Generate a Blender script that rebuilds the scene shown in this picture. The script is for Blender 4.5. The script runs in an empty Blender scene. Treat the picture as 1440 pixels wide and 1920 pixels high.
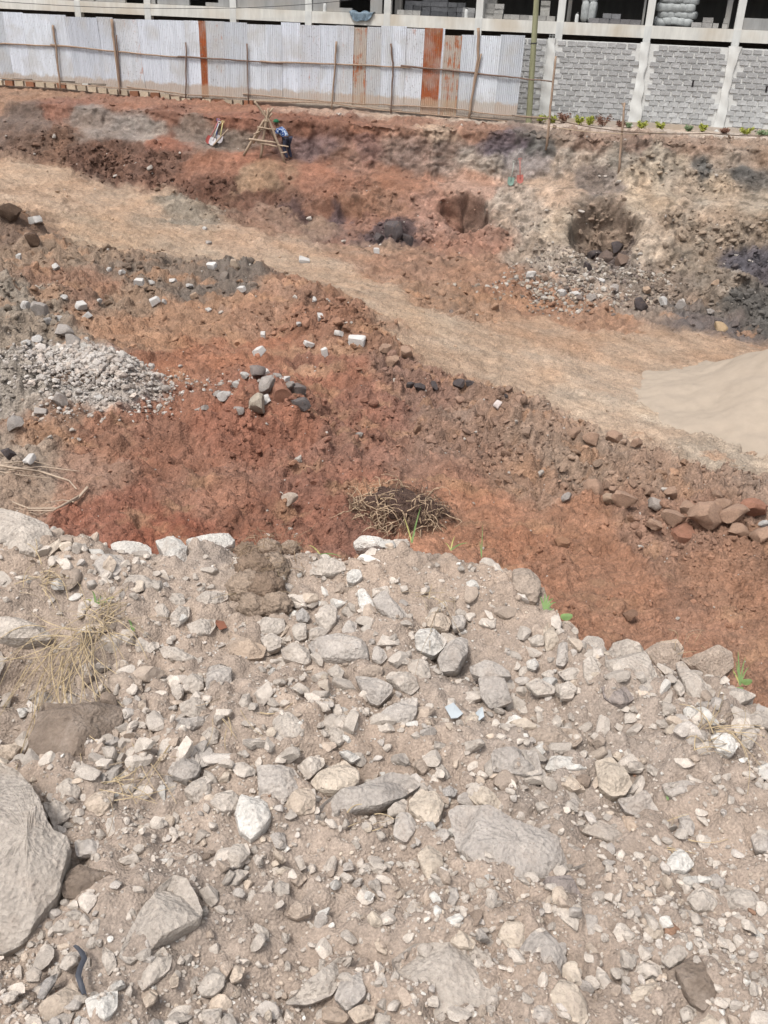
import bpy, math, random
import numpy as np
from mathutils import Vector, Matrix
random.seed(7); RNG = np.random.default_rng(11)
scene = bpy.context.scene
COL = scene.collection
# ------------------------------------------------------------------ camera
FPX, PITCH, ROLL, CAMZ = 1750.0, math.radians(28.0), math.radians(2.5), 7.2
Fv = np.array([0, math.cos(PITCH), -math.sin(PITCH)]); Rv = np.array([1.0, 0, 0]); Uv = np.array([0, math.sin(PITCH), math.cos(PITCH)])
CAM = np.array([0.0, 0.0, CAMZ])
cd = bpy.data.cameras.new('camera'); cam = bpy.data.objects.new('camera', cd); COL.objects.link(cam); scene.camera = cam
cx = math.cos(ROLL) * Rv + math.sin(ROLL) * Uv; cy = -math.sin(ROLL) * Rv + math.cos(ROLL) * Uv; cz = -Fv
cam.matrix_world = Matrix(((cx[0], cy[0], cz[0], 0), (cx[1], cy[1], cz[1], 0), (cx[2], cy[2], cz[2], CAMZ), (0, 0, 0, 1)))
cd.sensor_fit = 'VERTICAL'; cd.sensor_height = 36.0; cd.lens = FPX / 1920 * 36.0; cd.clip_start = 0.05; cd.clip_end = 2000
# ------------------------------------------------------------------ sky, sun, exposure
SUN_EL, SUN_AZ = math.radians(62), math.radians(215)      # azimuth clockwise from +Y
w = bpy.data.worlds.new('World'); scene.world = w; w.use_nodes = True
wn = w.node_tree.nodes; wl = w.node_tree.links
sky = wn.new('ShaderNodeTexSky'); sky.sky_type = 'NISHITA'; sky.sun_disc = False
sky.sun_elevation = SUN_EL; sky.sun_rotation = SUN_AZ; sky.dust_density = 4.0; sky.air_density = 1.2
hs = wn.new('ShaderNodeHueSaturation'); hs.inputs['Saturation'].default_value = 0.30
wl.new(sky.outputs[0], hs.inputs['Color']); wl.new(hs.outputs[0], wn['Background'].inputs['Color'])
wn['Background'].inputs['Strength'].default_value = 0.115
sd = bpy.data.lights.new('sun', 'SUN'); sd.energy = 1.5; sd.angle = math.radians(10); sd.color = (1.0, 0.96, 0.90)
so = bpy.data.objects.new('sun', sd); COL.objects.link(so)
sdir = Vector((math.sin(SUN_AZ) * math.cos(SUN_EL), math.cos(SUN_AZ) * math.cos(SUN_EL), math.sin(SUN_EL)))
so.rotation_euler = sdir.to_track_quat('Z', 'Y').to_euler(); so.location = (0, -10, 40)
scene.view_settings.view_transform = 'Standard'; scene.view_settings.look = 'None'
scene.view_settings.gamma = 1.0; scene.view_settings.use_curve_mapping = False
scene.view_settings.exposure = 1.06
K = 0.60                                                   # photo tone -> base colour
# ------------------------------------------------------------------ helpers
def lin(c):
    c = np.asarray(c, float) / 255.0
    return np.where(c <= 0.04045, c / 12.92, ((c + 0.055) / 1.055) ** 2.4) * K
def rays(px, py):
    px = np.asarray(px, float); py = np.asarray(py, float)
    dx = px - 720; dy = py - 960
    a = dx * math.cos(ROLL) + dy * math.sin(ROLL); b = -dx * math.sin(ROLL) + dy * math.cos(ROLL)
    d = FPX * Fv + a[..., None] * Rv - b[..., None] * Uv
    return d / np.linalg.norm(d, axis=-1, keepdims=True)
def hash3(ix, iy, iz, seed=0):
    h = (ix.astype(np.int64) * 374761393 + iy.astype(np.int64) * 668265263 + iz.astype(np.int64) * 2147483647 + seed * 1274126177) & 0xFFFFFFFF
    h = ((h ^ (h >> 13)) * 1274126177) & 0xFFFFFFFF
    h = ((h ^ (h >> 16)) * 2246822519) & 0xFFFFFFFF
    return h ^ (h >> 15)
def noise(P, seed=0):
    Pf = np.floor(P); f = P - Pf; I = Pf.astype(np.int64)
    u = f * f * f * (f * (f * 6 - 15) + 10)
    out = 0
    for dx in (0, 1):
        wx = u[:, 0] if dx else 1 - u[:, 0]
        for dy in (0, 1):
            wy = u[:, 1] if dy else 1 - u[:, 1]
            for dz in (0, 1):
                wz = u[:, 2] if dz else 1 - u[:, 2]
                h = hash3(I[:, 0] + dx, I[:, 1] + dy, I[:, 2] + dz, seed)
                g = ((h & 255) / 127.5 - 1) * (f[:, 0] - dx) + (((h >> 8) & 255) / 127.5 - 1) * (f[:, 1] - dy) + (((h >> 16) & 255) / 127.5 - 1) * (f[:, 2] - dz)
                out = out + wx * wy * wz * g
    return out
def fbm(P, octv=4, seed=0, gain=0.5):
    a = 1.0; s = 0; P = np.array(P, float)
    for o in range(octv):
        s = s + a * noise(P, seed + o); P = P * 2.03 + 7.1; a *= gain
    return s
def billow(P, octv=3, seed=0):
    a = 1.0; s = 0; P = np.array(P, float)
    for o in range(octv):
        s = s + a * (np.abs(noise(P, seed + o)) * 2 - 0.5); P = P * 2.1 + 3.3; a *= 0.5
    return s
def worley(P, seed=0):
    """rounded lumps: 1 - distance to the nearest cell point (3D)"""
    Pf = np.floor(P); f = P - Pf; I = Pf.astype(np.int64); d = np.full(len(P), 9.0)
    for dx in (-1, 0, 1):
        for dy in (-1, 0, 1):
            for dz in (-1, 0, 1):
                h = hash3(I[:, 0] + dx, I[:, 1] + dy, I[:, 2] + dz, seed)
                q = (dx + (h & 255) / 255.0 - f[:, 0]) ** 2 + (dy + ((h >> 8) & 255) / 255.0 - f[:, 1]) ** 2 + (dz + ((h >> 16) & 255) / 255.0 - f[:, 2]) ** 2
                d = np.minimum(d, q)
    return 1 - np.sqrt(d)
def sstep(a, b, x):
    t = np.clip((x - a) / (b - a), 0, 1); return t * t * (3 - 2 * t)
# --- materials
def newmat(name):
    m = bpy.data.materials.new(name); m.use_nodes = True; nt = m.node_tree
    b = nt.nodes['Principled BSDF']; b.inputs['Specular IOR Level'].default_value = 0.25; b.inputs['Roughness'].default_value = 0.9
    return m, nt, b
def nd(nt, t, **kw):
    n = nt.nodes.new(t)
    for k, v in kw.items():
        if k in n.inputs: n.inputs[k].default_value = v
        else: setattr(n, k, v)
    return n
def mul(nt, a, b, fac=1.0, mode='MULTIPLY'):
    m = nt.nodes.new('ShaderNodeMix'); m.data_type = 'RGBA'; m.blend_type = mode
    for sock, v in ((m.inputs[0], fac), (m.inputs[6], a), (m.inputs[7], b)):
        if hasattr(v, 'links') or isinstance(v, bpy.types.NodeSocket): nt.links.new(v, sock)
        else: sock.default_value = v
    return m.outputs[2]
def ramp(nt, fac, stops):
    r = nt.nodes.new('ShaderNodeValToRGB'); e = r.color_ramp.elements
    while len(e) < len(stops): e.new(0.5)
    for i, (p, c) in enumerate(stops):
        e[i].position = p; e[i].color = (c, c, c, 1) if isinstance(c, (int, float)) else (*c, 1)
    nt.links.new(fac, r.inputs[0]); return r.outputs[0]
def soil_mat(name, source='attr', scales=(3, 14, 60), bump=0.6, bdist=0.02, var=0.35, spec=None, dust=None):
    """colour from the 'Col' attribute or the object colour, broken up by noise; fine relief by bump"""
    m, nt, b = newmat(name)
    if source == 'attr': src = nd(nt, 'ShaderNodeVertexColor', layer_name='Col').outputs[0]
    else: src = nd(nt, 'ShaderNodeObjectInfo').outputs['Color']
    tc = nt.nodes.new('ShaderNodeTexCoord').outputs['Object']
    if source != 'attr':
        oi = nt.nodes.new('ShaderNodeObjectInfo'); va = nt.nodes.new('ShaderNodeVectorMath'); va.operation = 'ADD'
        ml = nd(nt, 'ShaderNodeMath', operation='MULTIPLY'); ml.inputs[1].default_value = 37.0
        nt.links.new(oi.outputs['Random'], ml.inputs[0]); nt.links.new(tc, va.inputs[0]); nt.links.new(ml.outputs[0], va.inputs[1]); tc = va.outputs[0]
    col = src
    hsum = None
    for i, s in enumerate(scales):
        n = nd(nt, 'ShaderNodeTexNoise', Scale=s, Detail=4.0, Roughness=0.62); nt.links.new(tc, n.inputs['Vector'])
        lo, hi = 1 - var * (0.9 if i else 0.6), 1 + var * (0.75 if i else 0.5)
        col = mul(nt, col, ramp(nt, n.outputs[0], [(0.28, lo), (0.72, hi)]))
    n2 = nd(nt, 'ShaderNodeTexNoise', Scale=scales[-1] * 1.4, Detail=6.0, Roughness=0.7); nt.links.new(tc, n2.inputs['Vector'])
    v2 = nd(nt, 'ShaderNodeTexVoronoi', Scale=scales[-1] * 0.8); nt.links.new(tc, v2.inputs['Vector'])
    if dust is not None:
        n3 = nd(nt, 'ShaderNodeTexNoise', Scale=scales[0] * 1.7, Detail=8.0, Roughness=0.65); nt.links.new(tc, n3.inputs['Vector'])
        col = mul(nt, col, (*dust[0], 1), ramp(nt, n3.outputs[0], [(dust[1], 0.0), (dust[1] + 0.16, dust[2])]), 'MIX')
    if spec is not None:
        n4 = nd(nt, 'ShaderNodeTexVoronoi', Scale=spec[1]); nt.links.new(tc, n4.inputs['Vector'])
        col = mul(nt, col, (*spec[0], 1), ramp(nt, n4.outputs['Distance'], [(0.10, spec[2]), (0.2, 0.0)]), 'MIX')
    ad = nd(nt, 'ShaderNodeMath', operation='ADD'); nt.links.new(n2.outputs[0], ad.inputs[0]); nt.links.new(v2.outputs['Distance'], ad.inputs[1])
    bp = nd(nt, 'ShaderNodeBump', Strength=bump, Distance=bdist); nt.links.new(ad.outputs[0], bp.inputs['Height'])
    nt.links.new(bp.outputs[0], b.inputs['Normal']); nt.links.new(col, b.inputs['Base Color'])
    return m
def plain(name, rgb, rough=0.8, var=0.25, scale=6.0, stretch=(1, 1, 1), bump=0.2, metallic=0.0, tint=False):
    m, nt, b = newmat(name); b.inputs['Roughness'].default_value = rough; b.inputs['Metallic'].default_value = metallic
    tc = nt.nodes.new('ShaderNodeTexCoord').outputs['Object']
    mp = nd(nt, 'ShaderNodeMapping'); mp.inputs['Scale'].default_value = stretch; nt.links.new(tc, mp.inputs[0])
    n = nd(nt, 'ShaderNodeTexNoise', Scale=scale, Detail=6.0, Roughness=0.65); nt.links.new(mp.outputs[0], n.inputs['Vector'])
    base = (*lin(rgb), 1)
    c = mul(nt, base, ramp(nt, n.outputs[0], [(0.3, 1 - var), (0.7, 1 + var)]))
    if tint: c = mul(nt, c, nt.nodes.new('ShaderNodeObjectInfo').outputs['Color'])
    nt.links.new(c, b.inputs['Base Color'])
    bp = nd(nt, 'ShaderNodeBump', Strength=bump, Distance=0.01); nt.links.new(n.outputs[0], bp.inputs['Height']); nt.links.new(bp.outputs[0], b.inputs['Normal'])
    return m
# --- mesh assembly
class MB:
    def __init__(s): s.v = []; s.f = []
    def add(s, vs, fs):
        o = len(s.v); s.v += [tuple(map(float, p)) for p in vs]; s.f += [tuple(i + o for i in f) for f in fs]
    def box(s, c, d, R=None, jit=0.0):
        x, y, z = (q / 2 for q in d)
        p = np.array([(-x, -y, -z), (x, -y, -z), (x, y, -z), (-x, y, -z), (-x, -y, z), (x, -y, z), (x, y, z), (-x, y, z)])
        if jit: p = p + RNG.normal(0, jit, p.shape)
        if R is not None: p = p @ np.asarray(R).T
        s.add(p + np.asarray(c), [(0, 3, 2, 1), (4, 5, 6, 7), (0, 1, 5, 4), (1, 2, 6, 5), (2, 3, 7, 6), (3, 0, 4, 7)])
    def tube(s, pts, rad, n=6, cap=True):
        pts = [np.asarray(p, float) for p in pts]; m = len(pts); rad = [rad] * m if np.isscalar(rad) else rad
        vs = []; fs = []
        for i, p in enumerate(pts):
            t = pts[min(i + 1, m - 1)] - pts[max(i - 1, 0)]; t = t / (np.linalg.norm(t) + 1e-9)
            a = np.cross(t, (0, 0, 1.0) if abs(t[2]) < 0.9 else (1.0, 0, 0)); a /= np.linalg.norm(a); b = np.cross(t, a)
            for k in range(n):
                th = 2 * math.pi * k / n; vs.append(p + rad[i] * (math.cos(th) * a + math.sin(th) * b))
        for i in range(m - 1):
            for k in range(n): fs.append((i * n + k, i * n + (k + 1) % n, (i + 1) * n + (k + 1) % n, (i + 1) * n + k))
        if cap: fs += [tuple(range(n))[::-1], tuple((m - 1) * n + k for k in range(n))]
        s.add(vs, fs)
    def blade(s, pts, wid, up=(0, 0, 1)):
        pts = [np.asarray(p, float) for p in pts]; m = len(pts); vs = []; fs = []
        for i, p in enumerate(pts):
            t = pts[min(i + 1, m - 1)] - pts[max(i - 1, 0)]; a = np.cross(t, up); a /= np.linalg.norm(a) + 1e-9
            q = wid * (1 - (i / (m - 1)) ** 2) + 0.0004
            vs += [p - a * q, p + a * q]
        for i in range(m - 1): fs.append((2 * i, 2 * i + 1, 2 * i + 3, 2 * i + 2))
        s.add(vs, fs)
    def mesh(s, name):
        me = bpy.data.meshes.new(name); me.from_pydata(s.v, [], s.f); me.update(); return me
def fast_mesh(name, V, F, colors=None, smooth=True):
    """V (n,3), F (m,3|4) arrays"""
    me = bpy.data.meshes.new(name); n, k = len(F), F.shape[1]
    me.vertices.add(len(V)); me.vertices.foreach_set('co', np.ascontiguousarray(V, np.float32).ravel())
    me.loops.add(n * k); me.loops.foreach_set('vertex_index', np.ascontiguousarray(F, np.int32).ravel())
    me.polygons.add(n); me.polygons.foreach_set('loop_start', np.arange(0, n * k, k, dtype=np.int32))
    try: me.polygons.foreach_set('loop_total', np.full(n, k, np.int32))
    except Exception: pass
    me.polygons.foreach_set('use_smooth', np.full(n, smooth))
    if colors is not None:
        at = me.attributes.new('Col', 'FLOAT_COLOR', 'POINT')
        c4 = np.ones((len(V), 4), np.float32); c4[:, :3] = colors; at.data.foreach_set('color', c4.ravel())
    me.update(); me.validate(); return me
def smooth(me, ang=None):
    me.polygons.foreach_set('use_smooth', np.ones(len(me.polygons), bool))
    if ang is not None: me.set_sharp_from_angle(angle=math.radians(ang))
    return me
def obj(name, me, mat=None, parent=None, loc=None, rot=None, color=None):
    if isinstance(me, MB): me = me.mesh(name)
    o = bpy.data.objects.new(name, me); COL.objects.link(o)
    if mat is not None and not me.materials: me.materials.append(mat)
    if loc is not None: o.location = loc
    if rot is not None: o.rotation_euler = rot
    if parent is not None: o.parent = parent
    if color is not None: o.color = (*color, 1)
    return o
def tag(o, label=None, cat=None, group=None, kind=None):
    if label: o['label'] = label
    if cat: o['category'] = cat
    if group: o['group'] = group
    if kind: o['kind'] = kind
    return o
def empty(name, label, cat, loc=(0, 0, 0), rotz=0, group=None):
    o = bpy.data.objects.new(name, None); COL.objects.link(o); o.location = loc; o.rotation_euler = (0, 0, rotz); o.empty_display_size = 0.2
    return tag(o, label, cat, group)
def ico(sub):
    import bmesh
    bm = bmesh.new(); bmesh.ops.create_icosphere(bm, subdivisions=sub, radius=1.0)
    V = np.array([v.co[:] for v in bm.verts]); F = np.array([[v.index for v in f.verts] for f in bm.faces]); bm.free(); return V, F
ICO = {s: ico(s) for s in (1, 2, 3, 4)}
def chip(sub, rng, planes=9, sq=(1, 1, 1), rough=0.0, lo=0.62, hi=0.9):
    """an angular stone: a ball cut by random planes"""
    V, F = ICO[sub]; V = V.copy()
    for _ in range(planes):
        n = rng.normal(size=3); n /= np.linalg.norm(n); d = rng.uniform(lo, hi)
        k = V @ n - d; V = V - np.where(k > 0, k, 0)[:, None] * n
    if rough:
        V = V * (1 + rough * fbm(V * 2.2 + rng.uniform(0, 50), 3))[:, None]
    return V * np.asarray(sq), F
def rand_rot(rng, n):
    q = rng.normal(size=(n, 4)); q /= np.linalg.norm(q, axis=1, keepdims=True); a, b, c, d = q.T
    return np.stack([np.stack([1 - 2 * (c * c + d * d), 2 * (b * c - a * d), 2 * (b * d + a * c)], -1),
                     np.stack([2 * (b * c + a * d), 1 - 2 * (b * b + d * d), 2 * (c * d - a * b)], -1),
                     np.stack([2 * (b * d - a * c), 2 * (c * d + a * b), 1 - 2 * (b * b + c * c)], -1)], 1)
def scatter(name, pos, size, cols, mat, sub, rng, flat=0.8, variants=10, smoothed=False):
    """many loose bits merged into one mesh"""
    protos = [chip(sub, rng, 13 if sub > 1 else 5, (1.1, rng.uniform(.65, 1.05), rng.uniform(.55, .9)), 0.08, .42 if sub > 1 else .62, .82) for _ in range(variants)]
    n = len(pos); which = rng.integers(0, variants, n); R = rand_rot(rng, n); nv = len(protos[0][0]); F = protos[0][1]
    PV = np.stack([p[0] for p in protos])[which] * size[:, None, None]
    PV = np.einsum('nij,nkj->nki', R, PV); PV[:, :, 2] *= flat
    PV = PV + pos[:, None, :]
    FF = (F[None] + (np.arange(n) * nv)[:, None, None]).reshape(-1, 3)
    cc = np.repeat(cols, nv, axis=0)
    me = fast_mesh(name, PV.reshape(-1, 3), FF, cc, smoothed)
    return obj(name, me, mat)
# ------------------------------------------------------------------ the pit: base height
SL = 0.22; NRM = math.sqrt(1 + SL * SL); TV = np.array([1, -SL, 0]) / NRM; NV = np.array([-SL, -1, 0]) / NRM; P00 = np.array([0, 42.21, 0.0])
FANG = math.atan2(-SL, 1)
def u_of(X, Y): return (42.21 - SL * np.clip(X, -45, 45) - Y) / NRM
TX = [-25, -15, -8, -3, 2, 6, 9.5, 14, 25]
T_edge = [4, 4, 4, 3.7, 3.4, 3.0, 2.7, 2.7, 2.7]
T_zf = [3.62, 3.62, 3.62, 3.60, 3.57, 3.55, 3.55, 3.56, 3.56]
T_ze = [3.45, 3.45, 3.42, 3.42, 3.42, 3.42, 3.42, 3.4, 3.35]
T_cw = [.35, .35, .3, .35, .6, .9, 1.2, 1.2, 1.2]
T_zb = [2.95, 2.9, 2.5, 2.0, 1.7, 1.87, 1.83, 1.73, 1.7]
T_bw = [.7, .7, .8, 1.0, .9, .8, .8, .8, .8]
T_fw = [1.2, 1.25, 2.0, 2.2, 2.2, 3.1, 3.7, 4.2, 4.4]
T_zt = [2.0, 1.77, .75, .1, -.2, -.55, -1.03, -1.47, -1.6]
def on_z(px, py, z):
    d = rays(px, py); t = (z - CAMZ) / d[..., 2]; return CAM + d * t[..., None] if np.ndim(t) else CAM + d * t
def on_u(px, py, u):
    d = rays(px, py); t = ((P00 + u * NV - CAM) @ NV) / (d @ NV); return CAM + d * t
FL = [(0, 330, 1.6), (0, 420, 1.3), (0, 520, 1.15), (0, 620, 1.0), (0, 740, .75), (0, 860, .55), (0, 950, .4), (150, 400, 1.1), (300, 400, .7), (150, 500, .95),
      (300, 470, .55), (420, 520, .65), (300, 540, .65), (150, 600, .7), (300, 620, .35), (450, 620, .25), (550, 555, .55), (640, 620, .35), (700, 660, .25), (700, 540, -.05),
      (480, 440, .35), (560, 500, .1), (850, 600, -.35), (1000, 660, -.6), (1200, 660, -.95), (1440, 680, -1.25), (900, 520, -.35), (1100, 600, -.85), (170, 700, .75),
      (450, 740, .5), (300, 740, .35), (600, 760, .2), (150, 860, .4), (300, 900, .3), (500, 880, .15), (700, 850, 0), (760, 740, .05), (900, 740, -.25), (1040, 760, -.45), (900, 850, 0),
      (1050, 850, 0.0), (1200, 860, -.1), (1440, 880, -.45), (1330, 960, .15), (1440, 960, .1), (1150, 960, .05), (700, 1000, 0), (300, 1000, .25), (100, 980, .35), (1000, 1060, 0), (1300, 1150, .05), (1440, 1240, .1)]
AX = [on_z(np.float64(a), np.float64(b), c) for a, b, c in FL]
for i, X in enumerate(TX):
    uf = T_edge[i] + T_cw[i] + T_bw[i] + T_fw[i]; Y = 42.21 - SL * X - uf * NRM; AX.append(np.array([X, Y, T_zt[i]]))
    AX.append(np.array([X, Y - 1.5, T_zt[i] - 0.03]))
for q in ((-9, 6, .3), (-3, 5, .1), (3, 5, .1), (9, 6, .1), (-30, 14, .8), (-30, 26, 1.6), (32, 14, 0), (32, 24, -1.2), (-16, 12, .6), (17, 12, 0)): AX.append(np.array(q, float))
AX = np.array(AX); nA = len(AX)
def tphi(r2): return r2 * np.log(r2 + 1e-9) * 0.5
d2 = ((AX[:, None, :2] - AX[None, :, :2]) ** 2).sum(-1)
Am = np.zeros((nA + 3, nA + 3)); Am[:nA, :nA] = tphi(d2) + np.eye(nA) * 0.6; Am[:nA, nA] = 1; Am[:nA, nA + 1:] = AX[:, :2]; Am[nA, :nA] = 1; Am[nA + 1:, :nA] = AX[:, :2].T
Wt = np.linalg.solve(Am, np.concatenate([AX[:, 2], np.zeros(3)]))
def floorZ(X, Y):
    Xc = np.clip(X, -32, 34); Yc = np.clip(Y, 4, 60); z = Wt[nA] + Wt[nA + 1] * Xc + Wt[nA + 2] * Yc
    for k in range(nA): z = z + Wt[k] * tphi((Xc - AX[k, 0]) ** 2 + (Yc - AX[k, 1]) ** 2)
    return np.clip(z, -1.7, 2.4)
def H(X, Y):
    X = np.asarray(X, float); Y = np.asarray(Y, float); u = u_of(X, Y)
    wob = 0.35 * np.sin(X * 0.9 + 1.0) + 0.2 * np.sin(X * 2.3) + 0.1 * np.sin(X * 5.1 + 2)
    g = lambda T: np.interp(X, TX, T)
    ue = g(T_edge) + wob * 0.5; ze = g(T_ze); zf = g(T_zf); cw = g(T_cw); zb = g(T_zb); bw = g(T_bw); fw = g(T_fw); zt = g(T_zt)
    u1 = ue + cw; u2 = u1 + bw; u3 = u2 + fw
    z = np.where(u < 0.4, zf, 0.0)
    t = np.clip((u - 0.4) / (ue - 0.4), 0, 1); z = np.where(u >= 0.4, zf + (ze - zf) * t ** 1.6, z)
    t = np.clip((u - ue) / cw, 0, 1); z = np.where(u >= ue, ze + (zb - ze) * (t ** 0.8), z)
    t = np.clip((u - u1) / bw, 0, 1); z = np.where(u >= u1, zb - 0.14 * t, z)
    t = np.clip((u - u2) / fw, 0, 1); z = np.where(u >= u2, zb - 0.14 + (zt - zb + 0.14) * (1 - (1 - t) ** 1.25), z)
    wgt = sstep(-0.6, 1.6, u - u3)
    m = wgt > 0
    if np.any(m):
        zz = np.array(z, float, copy=True).reshape(-1); mm = np.reshape(m, -1); ww = np.reshape(wgt, -1)[mm]
        zz[mm] = zz[mm] * (1 - ww) + floorZ(np.reshape(X, -1)[mm], np.reshape(Y, -1)[mm]) * ww; z = zz.reshape(z.shape)
    return z
TT = np.concatenate([np.geomspace(7.5, 60, 1500)])
def at(px, py):
    """the point of the ground seen at a pixel of the photograph"""
    d = rays(np.float64(px), np.float64(py)); P = CAM + d * TT[:, None]; k = P[:, 2] - H(P[:, 0], P[:, 1])
    i = int(np.argmax(k < 0)); i = max(i, 1); a, b = k[i - 1], k[i]; t = TT[i - 1] + (TT[i] - TT[i - 1]) * (a / (a - b + 1e-12))
    return CAM + d * t
def zc(P): return float((np.asarray(P) - CAM) @ Fv)
# ------------------------------------------------------------------ the pit: soil colours as they lie on the ground (photo tones at photo places)
CA = '''60 180 165 105 80 .6|250 195 160 90 68 .7|420 200 165 92 68 .7|600 203 180 135 110 .6|750 213 190 155 130 .5|900 224 192 162 140 .5|1100 236 205 185 170 .4|1300 245 207 192 178 .4|1420 250 207 192 180 .4
100 205 150 82 64 .8|300 212 142 78 60 .8|60 216 118 92 90 .6|200 229 145 125 125 .6|270 235 162 142 140 .6|350 246 140 115 112 .6|440 225 150 78 58 .8|440 262 140 115 110 .6|560 240 140 73 53 .9|580 275 135 100 95 .8|680 235 150 83 63 .9|680 275 128 88 78 .9|640 295 150 92 76 .7
760 230 155 92 72 .9|760 290 138 106 92 .9|820 250 190 150 120 .9|850 290 150 120 105 1|900 240 160 98 78 .9|950 268 108 92 97 1|1005 278 88 78 90 1|900 300 172 152 137 1|980 300 160 145 140 1|1100 262 148 112 92 1.1|1200 266 148 112 92 1.1|1300 272 155 120 98 1.1|1150 290 168 148 130 1|1250 300 177 152 127 1|1330 322 92 82 92 1|1400 322 88 78 90 1|1200 332 182 152 122 .9|1420 284 165 130 105 1|1110 335 140 122 112 .8
300 264 150 76 56 .5|450 292 168 88 64 .4|600 317 168 90 66 .4|750 341 166 94 70 .4|900 352 178 126 100 .4|1050 357 182 147 120 .5|1200 366 182 152 122 .5|1400 386 176 146 118 .5
100 265 125 78 62 1.2|200 290 113 68 55 1.3|300 300 122 72 58 1.3|400 318 157 86 64 .6|480 340 162 110 84 .6|400 350 112 62 48 1.2|500 372 122 70 55 1.1|560 392 96 66 60 1.1|640 402 105 80 80 1.1|620 350 152 84 63 .8|600 378 148 84 64 .9|600 412 150 112 88 .8|530 402 150 105 80 .9|680 418 150 96 74 .8|680 385 152 90 68 .8|1050 262 160 128 106 1|1060 295 172 150 132 1|1280 335 176 150 126 .9|1365 300 160 132 110 1|1360 345 172 146 120 .9|1350 540 142 120 102 1.1|720 372 157 95 74 .8|720 436 92 72 72 1|800 400 166 110 87 .8|880 400 140 98 78 .5|950 380 187 162 142 1|1000 402 182 157 137 1.1|860 440 160 104 80 .9|1050 420 192 167 142 .8|1130 400 150 120 98 1.2
1130 455 112 94 88 1.2|1040 480 172 150 132 1.2|1220 440 187 157 130 .7|1100 520 165 146 131 1.3|1300 420 160 132 108 1.2|1400 420 155 130 108 1.2|1300 500 145 122 102 1.2|1420 500 98 90 95 1.1|1400 575 82 76 84 1.1|1250 540 140 118 102 1.2|1180 560 150 125 108 1.2|1320 600 116 102 98 1
50 320 190 155 122 .35|120 370 185 150 118 .4|250 380 186 153 122 .35|350 393 150 130 110 .8|200 440 181 146 112 .4|350 450 181 149 118 .35|480 450 182 146 115 .4|560 500 184 151 120 .3|700 550 182 149 118 .3|800 600 187 157 126 .25|900 650 182 149 118 .3|1050 625 180 141 108 .35|1200 652 180 146 115 .3|1350 662 174 139 108 .35|800 655 180 146 115 .35|1000 700 187 157 128 .3|1150 722 193 163 134 .25
750 492 160 109 80 .8|900 510 160 107 76 .9|1000 560 158 104 73 1|1100 592 165 112 80 .9|850 560 158 111 80 .9|700 470 166 120 90 .6
20 440 118 88 70 1|80 470 150 115 88 1|150 540 150 100 73 1.1|60 560 152 132 114 1.2|300 510 133 108 90 1.3|420 530 122 104 92 1.3|250 560 150 113 86 1.2|40 620 152 132 114 1.2|380 600 165 111 76 .8|250 620 170 114 78 .8|480 570 165 111 80 .9|560 560 150 98 70 1.1|620 610 155 97 68 1.3|700 640 150 97 68 1.3
300 690 165 94 60 .8|420 660 168 97 63 .8|600 700 158 91 63 1|350 760 155 90 62 1|150 700 214 202 192 .6|230 722 202 190 182 .6|60 720 172 157 144 1.2|100 790 155 113 88 1|30 850 166 141 121 1|200 820 150 93 66 .9|300 850 150 87 60 1|450 800 152 84 58 1.1|560 800 155 89 63 1.1|700 760 150 89 66 1.1|650 850 150 91 68 1|150 900 160 109 83 .8|60 920 166 131 106 .8|200 960 155 83 57 .8|400 920 160 99 72 .8|300 1000 150 76 50 .7|500 980 150 86 60 .9|600 950 145 83 60 1|800 880 155 99 73 .9|900 960 170 105 71 .7
780 720 143 97 77 1.3|900 780 155 111 86 1.4|850 830 150 106 83 1.4|1000 800 160 121 96 1.5|1100 850 162 124 98 1.5|1000 900 160 114 86 1.3|1200 880 160 119 93 1.6|1300 880 162 121 96 1.6|1420 920 165 127 103 1.6|1100 980 167 105 71 .8|1250 1000 158 107 80 1.2|1350 1080 160 104 73 .9|1150 1080 170 105 70 .7|1300 1160 166 105 73 .8|1420 1200 166 108 76 .8|1000 1040 167 102 68 .8
1250 775 206 184 157 .2|1110 742 198 173 146 .25|1200 800 193 165 137 .4|1350 862 188 158 130 .6'''
CAN = np.array([[float(q) for q in r.split()] for r in CA.replace('\n', '|').split('|')])
_k = (CAN[:, 4] >= CAN[:, 2] - 2) & (CAN[:, 2] < 130); CAN[_k, 2:5] = CAN[_k, 2:5].mean(1, keepdims=True) * np.array([1.07, .99, .93]) + 16
_k = (CAN[:, 1] < 400) & (CAN[:, 2] > CAN[:, 4] * 1.9); CAN[_k, 2:5] *= np.array([.96, 1.04, .98])
_k = (CAN[:, 5] < .45) & (CAN[:, 2] > 170) & (CAN[:, 3] > 135); CAN[_k, 2:5] *= np.array([1.03, .975, .94])
_k = (np.abs(CAN[:, 2] - CAN[:, 4]) < 40) & (CAN[:, 1] < 330) & (CAN[:, 0] < 600); CAN[_k, 4] -= 8; CAN[_k, 3] += 2
_m = CAN[:, 2:5].mean(1, keepdims=True); _w = np.clip((CAN[:, 2:3] - CAN[:, 4:5]) / 60, 0, 1); _d = .14 + .27 * _w
CAN[:, 2:5] = (CAN[:, 2:5] * (1 - _d) + _d * _m) * (1 + _w * (.42 - .0021 * _m)) * np.array([.985, .99, .98])
CAP = np.array([at(r[0], r[1]) for r in CAN])
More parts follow.
